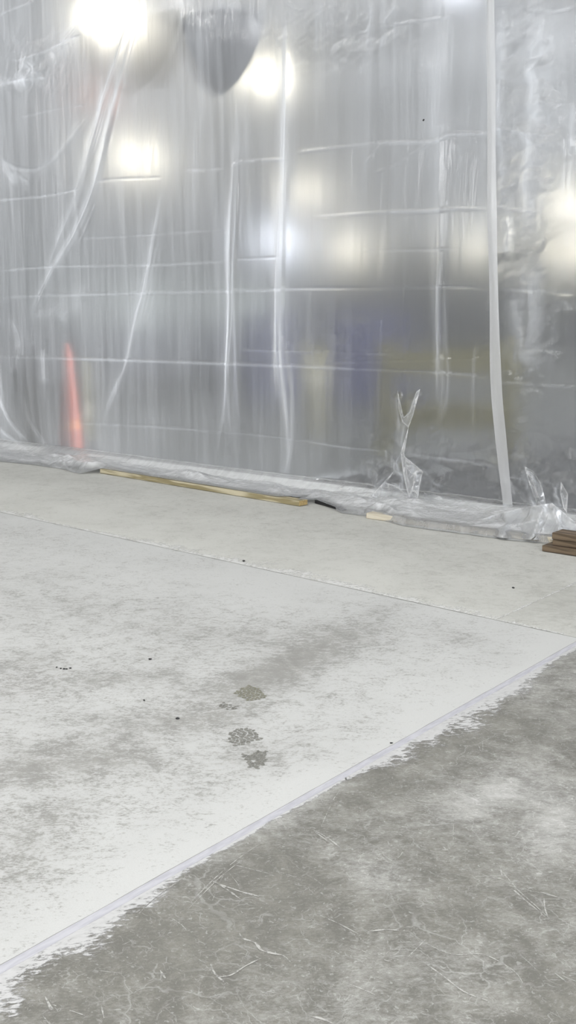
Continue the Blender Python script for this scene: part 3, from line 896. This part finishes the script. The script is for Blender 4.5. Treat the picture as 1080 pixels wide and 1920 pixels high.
SHEET_Z0 = .10
def make_sheet(x0, x1, name):
    xs = axis(x0, x1, -9.5, -2.4, .0088, .12)
    zt = np.concatenate([np.linspace(HZ - .02, 4.45, 12), np.linspace(4.44, SHEET_Z0 + .004, 470)])
    nh = 80
    tt = np.linspace(0, 1, nh)
    X = np.tile(xs, (len(zt) + nh, 1))
    Y = np.zeros_like(X); Z = np.zeros_like(X)
    Z[:len(zt)] = zt[:, None]
    yf = np.interp(xs, hx, hy)
    zk = np.stack([np.interp(xs, hx, hz[:, k]) for k in range(6)])        # 6 x nx
    kt = np.linspace(0, 1, 6)
    from_t = np.stack([np.array([np.interp(t, kt, zk[:, i]) for t in tt]) for i in range(len(xs))], 1)
    # soften the profile kinks
    ker = np.hanning(13); ker /= ker.sum()
    sm = np.apply_along_axis(lambda v: np.convolve(np.pad(v, 6, mode='edge'), ker, 'valid'), 0, from_t)
    hemz = np.where((tt[:, None] > .06) & (tt[:, None] < .95), sm, from_t)
    edge_j = .012 * fbm(xs * 5, xs * 0, 71) + .006 * fbm(xs * 17, xs * 0, 73)
    Y[len(zt):] = (yf + np.abs(edge_j))[None, :] * tt[:, None]
    Z[len(zt):] = hemz * (SHEET_Z0 / zk[0])[None, :] ** (1 - tt[:, None])
    hem = np.zeros_like(X); hem[len(zt):] = np.clip(tt * 4, 0, 1)[:, None]
    hem_t = np.zeros_like(X); hem_t[len(zt):] = tt[:, None]
    P = np.stack([X, Y, Z], -1)
    v = P - CC; w = np.maximum(v @ CF, .5)
    px = 540 + FPX * (v @ CR) / w; py = 960 - FPX * (v @ CU) / w
    out = np.zeros_like(X); haze = np.zeros_like(X)
    sheet_m = 1 - hem
    for pts, wd, h, hzv in CREASE:
        D, T = polydist(px, py, pts, wd * 5)
        br = .35 + .9 * vnoise(T * 9 + wd * 31, T * 0 + pts[0][0], 5)
        g = np.exp(-(D / wd) ** 2) * np.clip(np.minimum(T, 1 - T) * 12 + .2, 0, 1)
        out += h * g * br * sheet_m
        haze += hzv * .75 * g * br * sheet_m
    for pts, wd, h, hzv in FOLD:
        D, T = polydist(px, py, pts, wd * 5)
        e = np.clip(np.minimum(T, 1 - T) * 6, 0, 1)
        wob = 1 + .5 * (vnoise(T * 12, T * 0 + pts[0][1], 8) - .5)
        g = np.exp(-(D / (wd * wob)) ** 2) * e
        g2 = np.exp(-(D / (wd * 2.4)) ** 2) * e
        st = .65 + .7 * vnoise(px * .35, py * .012, 91)
        strand = .55 + .9 * vnoise(D * .45 + 3, T * 3 + pts[0][0], 93)   # a pleat is several fine strands
        out += h * (g * .42 * strand + g2 * .30)
        haze += hzv * (g * .62 * strand + g2 * .42 * st)
    for pts, wd, h, hzv in TENT:
        D, T = polydist(px, py, pts, wd * 4)
        e = np.clip(np.minimum(T, 1 - T) * 5 + .25, 0, 1)
        g = np.clip(1 - D / (wd * 2.2), 0, 1) * e
        out += h * g
        haze += hzv * (np.exp(-(D / (wd * .35)) ** 2) * .8 + .25 * g) * e
    hz_up = np.zeros_like(X)
    for pts, wd, h, hzv in HEMRIDGE:
        D, T = polydist(px, py, pts, wd * 4)
        e = np.clip(np.minimum(T, 1 - T) * 5 + .2, 0, 1)
        g = np.clip(1 - D / (wd * 1.8), 0, 1) * e
        hz_up += h * g * hem
        haze += hzv * (np.exp(-(D / (wd * .4)) ** 2) + .3 * g) * e
    # general drape, slow vertical waves and taut wrinkles
    out += .030 * fbm(X * .9, Z * .25, 101) + .008 * fbm(X * 5, Z * .5, 105) + .0022 * fbm(X * 16, Z * 1.6, 109)
    out += .035 * blobs(px, py, [(415, 70, 110, 90, 0, 1)])
    diag = X * 22 + Z * 14
    m1 = blobs(px, py, [(760, 230, 120, 120, 0, 1), (620, 60, 120, 80, 0, .9), (980, 250, 70, 260, 0, 1), (700, 640, 160, 60, 0, .5), (420, 330, 60, 50, 0, .5)])
    out += .0022 * m1 * np.abs(fbm(diag, Z * 9, 113))
    crk = np.clip(blobs(px, py, [(790, 900, 110, 80, 0, 1.2), (1000, 910, 90, 80, 0, 1.2), (700, 930, 80, 40, 0, .7), (990, 600, 60, 150, 0, .5), (1000, 180, 40, 220, 0, .6), (945, 250, 20, 250, 0, .6), (650, 640, 180, 50, 0, .25), (60, 120, 80, 60, 0, .4), (640, 50, 120, 70, 0, .3)]) + .9 * hem, 0, 1.3)
    out += (.075 * crk * facets(X * 9, Z * 9, 121) + .020 * crk * facets(X * 26, Z * 26, 127) + .006 * crk * facets(X * 60, Z * 22, 129)) * sheet_m
    # left half of the sheet is milkier, lower right clearer
    haze += .13 * sstep(560, 180, px) * (1 - .35 * sstep(200, 20, py)) * sheet_m - .11 * sstep(560, 700, px) * sstep(380, 560, py) * (1 - hem)
    # haze rises near the floor on the left, and over the hem
    haze += .05 * sstep(.6, .1, Z) * sheet_m * sstep(700, 480, px) + .50 * hem * (1 - .9 * sstep(.8, .95, hem_t)) + .12 * hem * crumple(X * 20, Y * 20, 131)
    out *= sstep(-.0, .25, Z) * .0 + 1
    cr = (facets(X * 7, Y * 11, 141) * .055 + facets(X * 20, Y * 28, 143) * .018) * (.3 + blobs(px, py, [(130, 870, 60, 30, 0, .4), (715, 955, 50, 40, 0, .7), (1035, 975, 60, 40, 0, .5)]))
    fade = np.clip(hem_t * 5, 0, 1) * np.clip((1 - hem_t) * 8, 0, 1)
    P[..., 1] -= out * (1 - hem * .8) * np.where(hem_t > .97, 0, 1)
    P[..., 2] += (hz_up + cr) * fade
    # never below what it lies on
    byf = board_y(P[..., 0])
    onb = (P[..., 0] > -6.98) & (P[..., 0] < -4.6) & (P[..., 1] < byf + .11)
    onp = (P[..., 0] > -4.05) & (P[..., 0] < -2.6) & (P[..., 1] < -.63) & (hem_t < .965)
    ons = (P[..., 0] > -4.66) & (P[..., 0] < -4.3) & (P[..., 1] < -.40)
    low = np.where(onb, .045, np.where(onp, .048, np.where(ons, .03, .004)))
    P[..., 2] = np.maximum(P[..., 2], low)
    me = grid_mesh(name, P, {'haze': haze, 'crinkle': crk}, flip=True)
    me.materials.append(M['film']); me.materials.append(M['film_hem'])
    mi = np.zeros((P.shape[0] - 1, P.shape[1] - 1), np.int32)
    mi[len(zt) + 2:] = 1
    me.polygons.foreach_set('material_index', mi.ravel())
    return me, P

XSEAM = -3.52
me, _ = make_sheet(RX0 + .01, XSEAM, 'plastic_sheet')
s1 = tag(link('plastic_sheet', me), 'wide hazy clear plastic sheet left of the white taped seam, gathered in vertical folds', 'plastic sheet')
me, _ = make_sheet(XSEAM, RX1 - .01, 'plastic_sheet')
s2 = tag(link('plastic_sheet', me), 'narrow glossy clear plastic sheet right of the white taped seam, billowing above dark plank stack', 'plastic sheet')

q = wal(794, 225, -.045)
bm = bmesh.new(); bmesh.ops.create_icosphere(bm, subdivisions=1, radius=.008)
for v in bm.verts: v.co = Vector((v.co.x * random.uniform(.7, 1.2) + q[0], v.co.y * .3 + q[1], v.co.z * random.uniform(.8, 1.3) + q[2]))
bm_obj('puncture', bm, M['rubber'], s1)['label'] = 'small dark puncture in the film'

# loose folds of the film standing off the sheet at the lower right
from mathutils.geometry import delaunay_2d_cdt
M['film_fold'] = film_mat('clear_poly_film_fold', .06, None, .07, fres=2.2, split=.3)
def film_fold(poly, parent, body=.22, edge=.65, crease=.010, seed=0, ridges=(), lift=0.0):
    """poly: (pixel x, pixel y, metres in front of the sheet plane)"""
    C3 = np.array(poly, float)
    B = []
    for a, b in zip(C3, np.roll(C3, -1, 0)):
        n_ = max(2, int(np.hypot(*(b - a)[:2]) / 3))
        B += [tuple(a[:2] + (b - a)[:2] * i / n_) for i in range(n_)]
    r = np.random.default_rng(seed)
    x0, y0 = C3[:, :2].min(0); x1, y1 = C3[:, :2].max(0)
    pts = []
    for yv in np.arange(y0, y1, 3.0):
        for xv in np.arange(x0, x1, 3.0):
            q = (xv + r.uniform(-.8, .8), yv + r.uniform(-.8, .8)); ins = False
            for a, b in zip(C3, np.roll(C3, -1, 0)):
                if (a[1] > q[1]) != (b[1] > q[1]) and q[0] < (b[0] - a[0]) * (q[1] - a[1]) / (b[1] - a[1]) + a[0]: ins = not ins
            if ins: pts.append(q)
    nb = len(B)
    V2 = [Vector(q) for q in B + pts]
    res = delaunay_2d_cdt(V2, [], [list(range(nb))], 1, .05)
    vs = np.array([tuple(v) for v in res[0]])
    px, py = vs[:, 0], vs[:, 1]
    Dm = np.hypot(px[:, None] - C3[None, :, 0], py[:, None] - C3[None, :, 1]) + 1.5
    W = Dm ** -2.2
    off = (W * C3[None, :, 2]).sum(1) / W.sum(1) + lift
    dB, _ = polydist(px, py, [tuple(c[:2]) for c in C3] + [tuple(C3[0, :2])] if len(C3) < 3 else list(B) + [B[0]], 60)
    hz_ = body + edge * np.exp(-(dB / 1.7) ** 2)
    off = off + crease * 3.2 * (facets(px * .045, py * .045, 201 + seed) + .4 * facets(px * .12, py * .12, 207 + seed)) * np.clip(dB / 4, 0, 1)
    for rp, rh in ridges:
        d_, _t = polydist(px, py, rp, 40)
        off = off + rh * np.clip(1 - d_ / 9, 0, 1)
        hz_ = hz_ + .5 * np.exp(-(d_ / 1.5) ** 2)
    co = [tuple(wal(a, b, -max(.02, o_))) for a, b, o_ in zip(px, py, off)]
    co = [(a, b, max(c, .012)) for a, b, c in co]
    me = bpy.data.meshes.new('loose_fold')
    fs = []
    for f in res[2]:
        a, b, c = [np.array(co[i]) for i in f[:3]]
        nrm = np.cross(b - a, c - a)
        fs.append(tuple(f) if nrm @ (CC - a) > 0 else tuple(f)[::-1])
    me.from_pydata(co, [], fs)
    me.polygons.foreach_set('use_smooth', [True] * len(fs))
    for k_, v_ in (('haze', np.clip(hz_, 0, .95)), ('crinkle', np.full(len(co), .35))):
        a_ = me.attributes.new(k_, 'FLOAT', 'POINT'); a_.data.foreach_set('value', np.asarray(v_, np.float32))
    return link('loose_fold', me, M['film_fold'], parent)

film_fold([(745, 730, .07), (747, 765, .09), (754, 792, .10), (766, 802, .11), (775, 778, .10), (788, 729, .07), (780, 735, .08), (768, 772, .10), (757, 782, .10)], s1, .14, .4, .006, 1)
film_fold([(766, 800, .11), (758, 825, .11), (751, 850, .12), (756, 890, .17), (765, 930, .24), (771, 966, .33), (780, 966, .33), (773, 925, .26), (764, 888, .19), (758, 850, .14), (763, 822, .12)], s1, .30, .55, .010, 2)
film_fold([(752, 850, .13), (778, 871, .13), (793, 884, .15), (788, 905, .20), (784, 930, .26), (776, 964, .34), (765, 925, .26), (757, 888, .19)], s1, .16, .55, .020, 3, [([(770, 895), (780, 884), (792, 884)], .03), ([(768, 930), (776, 905), (780, 884)], .03)])
film_fold([(738, 884, .09), (716, 908, .14), (700, 925, .20), (691, 946, .30), (704, 956, .38), (735, 962, .40), (768, 966, .34), (763, 930, .22), (748, 913, .13), (725, 905, .11)], s1, .14, .5, .022, 4, [([(700, 930), (720, 935), (762, 932)], .02), ([(716, 908), (712, 930), (716, 955)], .03)])
film_fold([(795, 922, .10), (815, 927, .12), (850, 936, .12), (888, 945, .09), (886, 951, .10), (850, 948, .14), (815, 944, .15), (797, 940, .13)], s1, .10, .2, .034, 5)
film_fold([(790, 946, .18), (805, 940, .16), (828, 951, .17), (870, 955, .16), (915, 969, .16), (905, 974, .20), (860, 968, .22), (812, 965, .24)], s1, .12, .25, .034, 6)
film_fold([(868, 998, .60), (892, 978, .42), (930, 964, .34), (975, 953, .30), (1035, 943, .30), (1024, 975, .44), (1012, 998, .58), (995, 1012, .68), (940, 1008, .72), (890, 1001, .66)], s2, .40, .5, .018, 7, [([(1018, 955), (1008, 980), (1000, 1004)], .03), ([(900, 990), (960, 985), (1005, 975)], .02)], .07)
film_fold([(1035, 943, .30), (1056, 960, .34), (1082, 982, .40), (1100, 1000, .52), (1100, 1014, .62), (1045, 1012, .66), (1000, 1012, .67), (1014, 996, .58), (1026, 972, .44)], s2, .42, .5, .018, 8, [([(1035, 943), (1046, 980), (1052, 1008)], .03)], .07)
film_fold([(983, 874, .08), (1000, 884, .09), (1014, 904, .10), (1022, 935, .14), (1024, 958, .22), (1010, 962, .22), (1003, 935, .15), (990, 900, .10)], s2, .10, .3, .040, 9, [([(985, 878), (1000, 905), (1014, 955)], .04)])
film_fold([(1052, 903, .08), (1065, 926, .10), (1063, 962, .18), (1056, 952, .16), (1050, 925, .10)], s2, .2, .5, .024, 10)

# folded seam strip
L_ = catmull([(913, -260), (913, 0), (913, 200), (914, 380), (916, 480), (918, 600), (919, 680), (922, 750), (930, 840), (945, 962)], 12)
R_ = catmull([(927, -260), (927, 0), (929, 200), (931, 380), (932, 480), (936, 600), (939, 680), (942, 750), (951, 840), (963, 962)], 12)
n = 300
def resample(Q, ys):
    return np.interp(ys, Q[:, 1], Q[:, 0])
yy = np.linspace(-260, 962, n)
lx, rx = resample(L_, yy), resample(R_, yy)
cols = 9
P = np.zeros((n, cols, 3))
for i in range(n):
    for j in range(cols):
        s = j / (cols - 1)
        a = wal(lx[i] + (rx[i] - lx[i]) * s, yy[i], -.055)
        a[1] -= .010 * math.sin(math.pi * s) + .004 * math.sin(yy[i] * .02 + 2 * s)
        P[i, j] = a
P[..., 2] = np.maximum(P[..., 2], .02)
hzs = .10 + .10 * vnoise(P[..., 0] * 60, P[..., 2] * 2, 5)
hzs[:, 0] += .15; hzs[:, -1] += .15
strip = link('seam_strip', grid_mesh('seam_strip', P, {'haze': hzs, 'crinkle': np.full((n, cols), .2)}, flip=True), M['film_strip'], s2)
strip['label'] = 'milky white folded seam strip'

# ------------------------------------------------------------------ timber and small things on the floor
def plank(name, x0, x1, yf, width, z0, thick, mat, endmat, label, rot=0.0, group=None):
    o = empty(name, (x0, yf, z0), rot)
    L = x1 - x0
    bm = bmesh.new()
    box(bm, .002, L - .002, 0, width, 0, thick, .003)
    bm_obj('board', bm, mat, o)
    for s, xa in ((0, 0.0), (1, L - .0025)):
        bm = bmesh.new()
        box(bm, xa, xa + .0025, .002, width - .002, .002, thick - .002)
        bm_obj('end_grain', bm, endmat, o)
    return tag(o, label, 'board', group)

ang = math.atan2(BOARD_B[1] - BOARD_A[1], BOARD_B[0] - BOARD_A[0])
plank('wooden_board', -6.99, -6.99 + 2.38, board_y(-6.99), .089, .003, .038, M['pine'], M['pine_end'], 'long yellowish pine board lying along the foot of the plastic with grain showing', ang)
plank('wooden_board', -3.98, -2.60, -.735, .10, .002, .038, M['pale_pine'], M['pine_end'], 'pale board wrapped under the plastic hem beside the dark plank stack', .045)
s0 = flo(1016, 1034)
plank('wooden_plank', s0[0], s0[0] + 1.6, s0[1], .17, .002, .036, M['brown'], M['brown'], 'dark brown plank on the floor, bottom of the three-plank stack')
s1_ = wal(1035, 1029, s0[1] + .035)
plank('wooden_plank', s1_[0], s1_[0] + 1.5, s0[1] + .035, .13, .0385, .036, M['brown'], M['brown'], 'dark brown plank sandwiched in the middle of the three-plank stack')
plank('wooden_plank', s1_[0] - .002, s1_[0] + 1.5, s0[1] + .030, .135, .075, .040, M['brown'], M['brown'], 'dark brown plank on top of the three-plank stack')
# black rubber strip end poking out from under the film
q0, q1 = flo(590, 944), flo(640, 958)
o = empty('rubber_strip', (q0[0], q0[1], .002), math.atan2(q1[1] - q0[1], q1[0] - q0[0]))
bm = bmesh.new()
Ls = float(np.hypot(q1[0] - q0[0], q1[1] - q0[1]))
box(bm, 0, Ls, 0, .05, 0, .024, .004)
for v in bm.verts:
    if v.co.x > Ls * .5: v.co.z *= .4
bm_obj('strip_body', bm, M['rubber'], o)
tag(o, 'short black rubber strip end sticking out from under the plastic', 'rubber strip')

def crumb(x, y, r, label, group=None):
    bm = bmesh.new()
    bmesh.ops.create_icosphere(bm, subdivisions=1, radius=r)
    for v in bm.verts:
        v.co *= random.uniform(.7, 1.2); v.co.z *= .6
    q = flo(x, y)
    o = bm_obj('crumb', bm, M['crumb'])
    zmin = min(v.co.z for v in o.data.vertices)
    o.location = (q[0], q[1], -zmin)
    o.rotation_euler = (0, 0, random.uniform(0, 6))
    o.scale = (1.5, 1, 1)
    tag(o, label, 'crumb', group)
for (x, y, r), which in zip(((106, 1252, .004), (114, 1254, .0045), (120, 1255, .0045), (125, 1255, .004), (132, 1254, .0045)),
                            ('leftmost', 'second from the left', 'middle one', 'second from the right', 'rightmost')):
    crumb(x, y, r, 'tiny black crumb on pale concrete, %s in the short row of five' % which, 'row of five black crumbs')
crumb(281, 1237, .006, 'lone black crumb on pale concrete above the boot prints, largest of the scatter')
crumb(333, 1348, .006, 'elongated black crumb beside the dark scuff left of the boot prints')
crumb(270, 1314, .004, 'small black crumb midway between the row of five and the boot prints')
crumb(457, 1053, .009, 'black crumb lodged at the chipped joint nearest the plastic')
crumb(962, 1103, .007, 'black crumb at the far end of the short joint near the plank stack')
crumb(734, 1394, .004, 'black crumb caught on the white joint filler halfway along the long joint')

# ------------------------------------------------------------------ behind the sheeting
def cone(x, y, label):
    g = beh_y(x, y, .30)
    o = empty('traffic_cone', (g[0], g[1], 0))
    o.scale = (1.35, 1.35, .95)
    bm = bmesh.new()
    box(bm, -.17, .17, -.17, .17, 0.0, .035, .008)
    bm_obj('base', bm, M['rubber'], o)
    bm = bmesh.new()
    lathe(bm, [(.098, .033), (.098, .06), (.083, .30), (.066, .60), (.048, .85), (.036, 1.05), (.034, 1.07), (.030, 1.08), (0, 1.08)], 40)
    bm_obj('cone_body', bm, M['orange'], o, True)
    bm = bmesh.new()
    lathe(bm, [(.0875, .25), (.0815, .35)], 40)
    bm_obj('reflective_band', bm, M['peach'], o, True)
    bm = bmesh.new()
    lathe(bm, [(.018, 1.07), (.022, 1.09), (.022, 1.13), (.015, 1.15), (0, 1.15)], 20)
    bm_obj('grip', bm, M['orange'], o, True)
    return tag(o, label, 'cone')
cone(131, 858, 'tall slim orange safety cone standing close behind the plastic')

g = beh_y(160, 835, .86)
o = empty('marker_post', (g[0], g[1], 0))
bm = bmesh.new(); lathe(bm, [(0, 0), (.13, 0), (.13, .03), (.06, .05), (.045, .06)], 28); bm_obj('base', bm, M['rubber'], o, True)
bm = bmesh.new(); lathe(bm, [(.045, .05), (.042, .5), (.04, .85), (.03, .89), (0, .9)], 28); bm_obj('post', bm, M['yellow'], o, True)
bm = bmesh.new(); lathe(bm, [(.046, .28), (.046, .46)], 28); bm_obj('reflective_band', bm, M['reflect'], o, True)
tag(o, 'yellow marker post half hidden behind the orange cone', 'post')

# bowl-shaped dome hanging just behind the film
c = beh_y(411, 52, .52)
sc_ = np.linalg.norm(c - CC) / FPX
R0 = 78 * sc_
o = empty('dome_housing', (c[0], c[1], c[2]))
prof = [(0, -1.37), (.08, -1.355), (.20, -1.30), (.38, -1.17), (.54, -1.01), (.68, -.82), (.80, -.62), (.90, -.42), (.97, -.2), (1.0, .0), (1.0, .08), (.97, .12), (.3, .16), (0, .16)]
bm = bmesh.new(); lathe(bm, [(r * R0, z * R0 * .98) for r, z in prof], 56); bm_obj('bowl', bm, M['dark'], o, True)
bm = bmesh.new(); lathe(bm, [(R0 * 1.0, .03 * R0), (R0 * 1.035, .05 * R0), (R0 * 1.035, .10 * R0), (R0 * 1.0, .13 * R0)], 56); bm_obj('rim', bm, M['dark'], o, True)
bm = bmesh.new(); tube(bm, [(0, 0, .19 * R0), (0, 0, HZ - c[2])], .012); bm_obj('hanger_rod', bm, M['steel'], o)
tag(o, 'dark grey bowl-shaped dome hanging behind the plastic near the top', 'dome')

# high-bay lamps
def lamp(x, y, z, scale, label, cool=False, proto={}):
    d = beh(x, y)
    p = beh_z(x, y, z)
    o = empty('hall_lamp', (p[0], p[1], p[2]))
    key = bool(cool)
    if key not in proto:
        parts = []
        bm = bmesh.new(); lathe(bm, [(0, .30), (.06, .30), (.08, .22), (.16, .18), (.20, .08), (.25, .03), (.25, .0), (.23, -.01)], 24); parts.append(('housing', bm_mesh('housing', bm, M['steel'])))
        bm = bmesh.new(); lathe(bm, [(.235, .0), (.225, -.07), (.18, -.13), (.10, -.165), (0, -.175)], 24); parts.append(('lens', bm_mesh('lens', bm, M['lamp_cool'] if cool else M['lamp'])))
        proto[key] = parts
    for nm, me in proto[key]:
        c = link(nm, me, None, o)
        c.scale = (scale,) * 3
    bm = bmesh.new(); tube(bm, [(0, 0, .29 * scale), (0, 0, max(HZ - p[2], .3 * scale + .02))], .008, 6); bm_obj('hanger_rod', bm, M['steel'], o)
    return tag(o, label, 'lamp', 'high-bay lamps in the hall behind the plastic')
def bm_mesh(name, bm, mat):
    me = bpy.data.meshes.new(name)
    bmesh.ops.recalc_face_normals(bm, faces=bm.faces); bm.to_mesh(me); bm.free()
    me.polygons.foreach_set('use_smooth', [True] * len(me.polygons))
    me.materials.append(mat)
    return me

lamp(195, 25, 5.2, 1.0, 'largest blazing lamp glow, left of the dark dome')
lamp(480, 128, 5.2, .8, 'bright warm lamp glow touching the right edge of the dark dome')
lamp(230, 284, 5.0, 1.2, 'soft white lamp glow below the largest lamp glow')
lamp(556, 350, 4.6, .9, 'small dim lamp glow just right of the strong vertical pleat')
lamp(640, 462, 3.6, 1.2, 'far small warm lamp glow between the strong pleat and the seam')
lamp(880, 450, 3.8, 1.5, 'far lamp glow close left of the white seam strip')
lamp(1055, 378, 4.4, .95, 'upper of the two lamp glows right of the seam strip')
lamp(1062, 468, 3.5, 1.2, 'lower of the two lamp glows right of the seam strip')
lamp(505, 445, 3.8, 1.5, 'pale broad lamp glow under the strong pleat, beside the white haze', True)
lamp(850, -45, 5.3, .45, 'bluish white lamp glow at the very top beside the seam strip', True)

# orange hoist block high on the left
p = beh_y(145, 178, 7.5)
o = empty('hoist_block', (p[0], p[1], p[2]))
bm = bmesh.new(); box(bm, -.24, .24, -.16, .16, -.22, .22, .04); bm_obj('body', bm, M['peach'], o)
bm = bmesh.new(); tube(bm, [(0, 0, .15), (0, 0, HZ - p[2])], .014, 8); bm_obj('chain', bm, M['steel'], o)
bm = bmesh.new(); tube(bm, [(0, 0, -.21), (0, 0, -.30), (.05, 0, -.36), (.0, 0, -.42), (-.05, 0, -.37)], .013, 8); bm_obj('hook', bm, M['steel'], o)
tag(o, 'blurred orange hoist block hanging high behind the plastic on the left', 'hoist')

def ground(x, y):
    return beh_z(x, y, 0.0)
def px_size(p):
    return float(np.linalg.norm(p - CC)) / FPX

def cabinet(x, y, w, h, dep, mat, label):
    p = ground(x, y)
    o = empty('tool_cabinet', (p[0], p[1], 0), math.radians(30))
    bm = bmesh.new(); box(bm, -w / 2, w / 2, 0, dep, .10, h, .015); bm_obj('body', bm, mat, o)
    for s in (-1, 1):
        bm = bmesh.new(); box(bm, s * w / 4 - w / 4 + .015, s * w / 4 + w / 4 - .015, -.02, .0, .14, h - .05, .006); d = bm_obj('door', bm, mat, o)
        bm = bmesh.new(); tube(bm, [(-s * -.04, -.045, h * .5), (s * .04, -.045, h * .62)], .012, 8); bm_obj('handle', bm, M['steel'], d)
    for sx in (-1, 1):
        for sy_ in (.06, dep - .06):
            bm = bmesh.new(); box(bm, sx * (w / 2 - .06) - .03, sx * (w / 2 - .06) + .03, sy_ - .03, sy_ + .03, 0, .11); bm_obj('foot', bm, M['rubber'], o)
    return tag(o, label, 'cabinet')
cabinet(680, 772, 1.05, 1.42, .6, M['blue'], 'wide blurred blue steel cabinet behind the middle of the plastic')
cabinet(490, 768, .62, 1.40, .6, M['blue'], 'narrow blurred blue steel cabinet between the two strong pleats')

# dark mat added on the hall floor to darken the lower right film
g0, g1, g2 = ground(700, 925), ground(1080, 960), ground(760, 800)
o = empty('added_dark_mat', ((g0[0] + g1[0]) / 2 + .2, .35, .0))
bm = bmesh.new(); box(bm, -1.7, 3.2, 0, max(3.0, g2[1] - .35), 0, .012, .004); bm_obj('mat_sheet', bm, M['rubber'], o)
bm = bmesh.new(); box(bm, -1.74, -1.70, 0, max(3.0, g2[1] - .35), 0, .016, .004); bm_obj('edging', bm, M['steel'], o)
tag(o, 'added dark floor mat spread behind the lower right plastic below the yellow rail', 'mat')

def guard(x, y, w, h, label, rails=(.45, .95), rot=30):
    p = ground(x, y)
    o = empty('guard_rail', (p[0], p[1], 0), math.radians(rot))
    for s in (-1, 1):
        bm = bmesh.new(); box(bm, s * w / 2 - .07, s * w / 2 + .07, -.07, .07, .012, h, .015); pp = bm_obj('post', bm, M['yellow'], o)
        bm = bmesh.new(); box(bm, s * w / 2 - .13, s * w / 2 + .13, -.13, .13, 0, .014); bm_obj('foot_plate', bm, M['steel'], pp)
    for z in rails:
        bm = bmesh.new(); box(bm, -w / 2, w / 2, -.11, -.07, z - .11, z + .11, .012); bm_obj('rail', bm, M['yellow'], o)
    return tag(o, label, 'guard rail')
guard(828, 868, 1.15, 1.12, 'blurred yellow guard rail with two rails left of the seam strip')
p = ground(575, 820)
o = empty('bollard', (p[0], p[1], 0))
bm = bmesh.new(); lathe(bm, [(0, 0), (.13, 0), (.13, .9), (.11, .97), (.06, 1.01), (0, 1.02)], 28); bm_obj('post', bm, M['yellow'], o, True)
bm = bmesh.new(); lathe(bm, [(.132, .62), (.132, .72)], 28); bm_obj('reflective_band', bm, M['reflect'], o, True)
tag(o, 'thick yellow bollard behind the plastic right of the strong pleat', 'bollard')

def crate_stack(x, y, w, h, dep, label_c, label_t, mat=None):
    p = ground(x, y)
    o = empty('crate', (p[0], p[1], 0), math.radians(25))
    bm = bmesh.new(); box(bm, -w / 2, w / 2, 0, dep, .12, h * .58, .01); bm_obj('body', bm, M['navy'], o)
    for k in range(3):
        xx = -w / 2 + .1 + k * (w - .2) / 2
        bm = bmesh.new(); box(bm, xx - .06, xx + .06, 0, dep, 0, .12); bm_obj('skid', bm, M['brown'], o)
    tag(o, label_c, 'crate')
    t = empty('tarp_bundle', (p[0], p[1], h * .58), math.radians(25))
    bm = bmesh.new(); box(bm, -w / 2 + .03, w / 2 - .03, .03, dep - .03, 0, h * .42, .08); bm_obj('cover', bm, M['pale'], t)
    bm = bmesh.new(); box(bm, -.04, .04, .015, dep - .015, 0.0, h * .42 + .012, .01); bm_obj('strap', bm, M['navy'], t)
    tag(t, label_t, 'tarp')
crate_stack(330, 705, 3.0, 2.05, 1.6, 'dark crate under a pale tarp behind the slanting thin fold', 'pale tarp bundle on a dark crate behind the slanting thin fold')
crate_stack(130, 715, 2.4, 2.0, 1.4, 'dark crate under a pale tarp above the orange cone', 'pale tarp bundle on a dark crate above the orange cone')

def duct(x0, y0, x1, y1, Y, r, label):
    a, b = beh_y(x0, y0, Y), beh_y(x1, y1, Y)
    zc = (a[2] + b[2]) / 2
    o = empty('air_duct', (a[0], Y, zc))
    L = b[0] - a[0]
    bm = bmesh.new(); tube(bm, [(0, 0, 0), (L, 0, 0)], r, 24); bm_obj('pipe', bm, M['duct'], o, False)
    for k in range(4):
        xx = L * (k + .5) / 4
        bm = bmesh.new(); tube(bm, [(xx - .04, 0, 0), (xx + .04, 0, 0)], r + .02, 24); c = bm_obj('band', bm, M['steel'], o)
        bm = bmesh.new(); tube(bm, [(xx, 0, r), (xx, 0, HZ - zc)], .01, 6); bm_obj('hanger_rod', bm, M['steel'], c)
    return tag(o, label, 'duct')
duct(600, 436, 905, 436, 26.0, .45, 'long pale duct blurred behind the plastic left of the seam strip')
duct(120, 462, 300, 462, 22.0, .3, 'pale duct blurred behind the slanting gathered folds on the left')
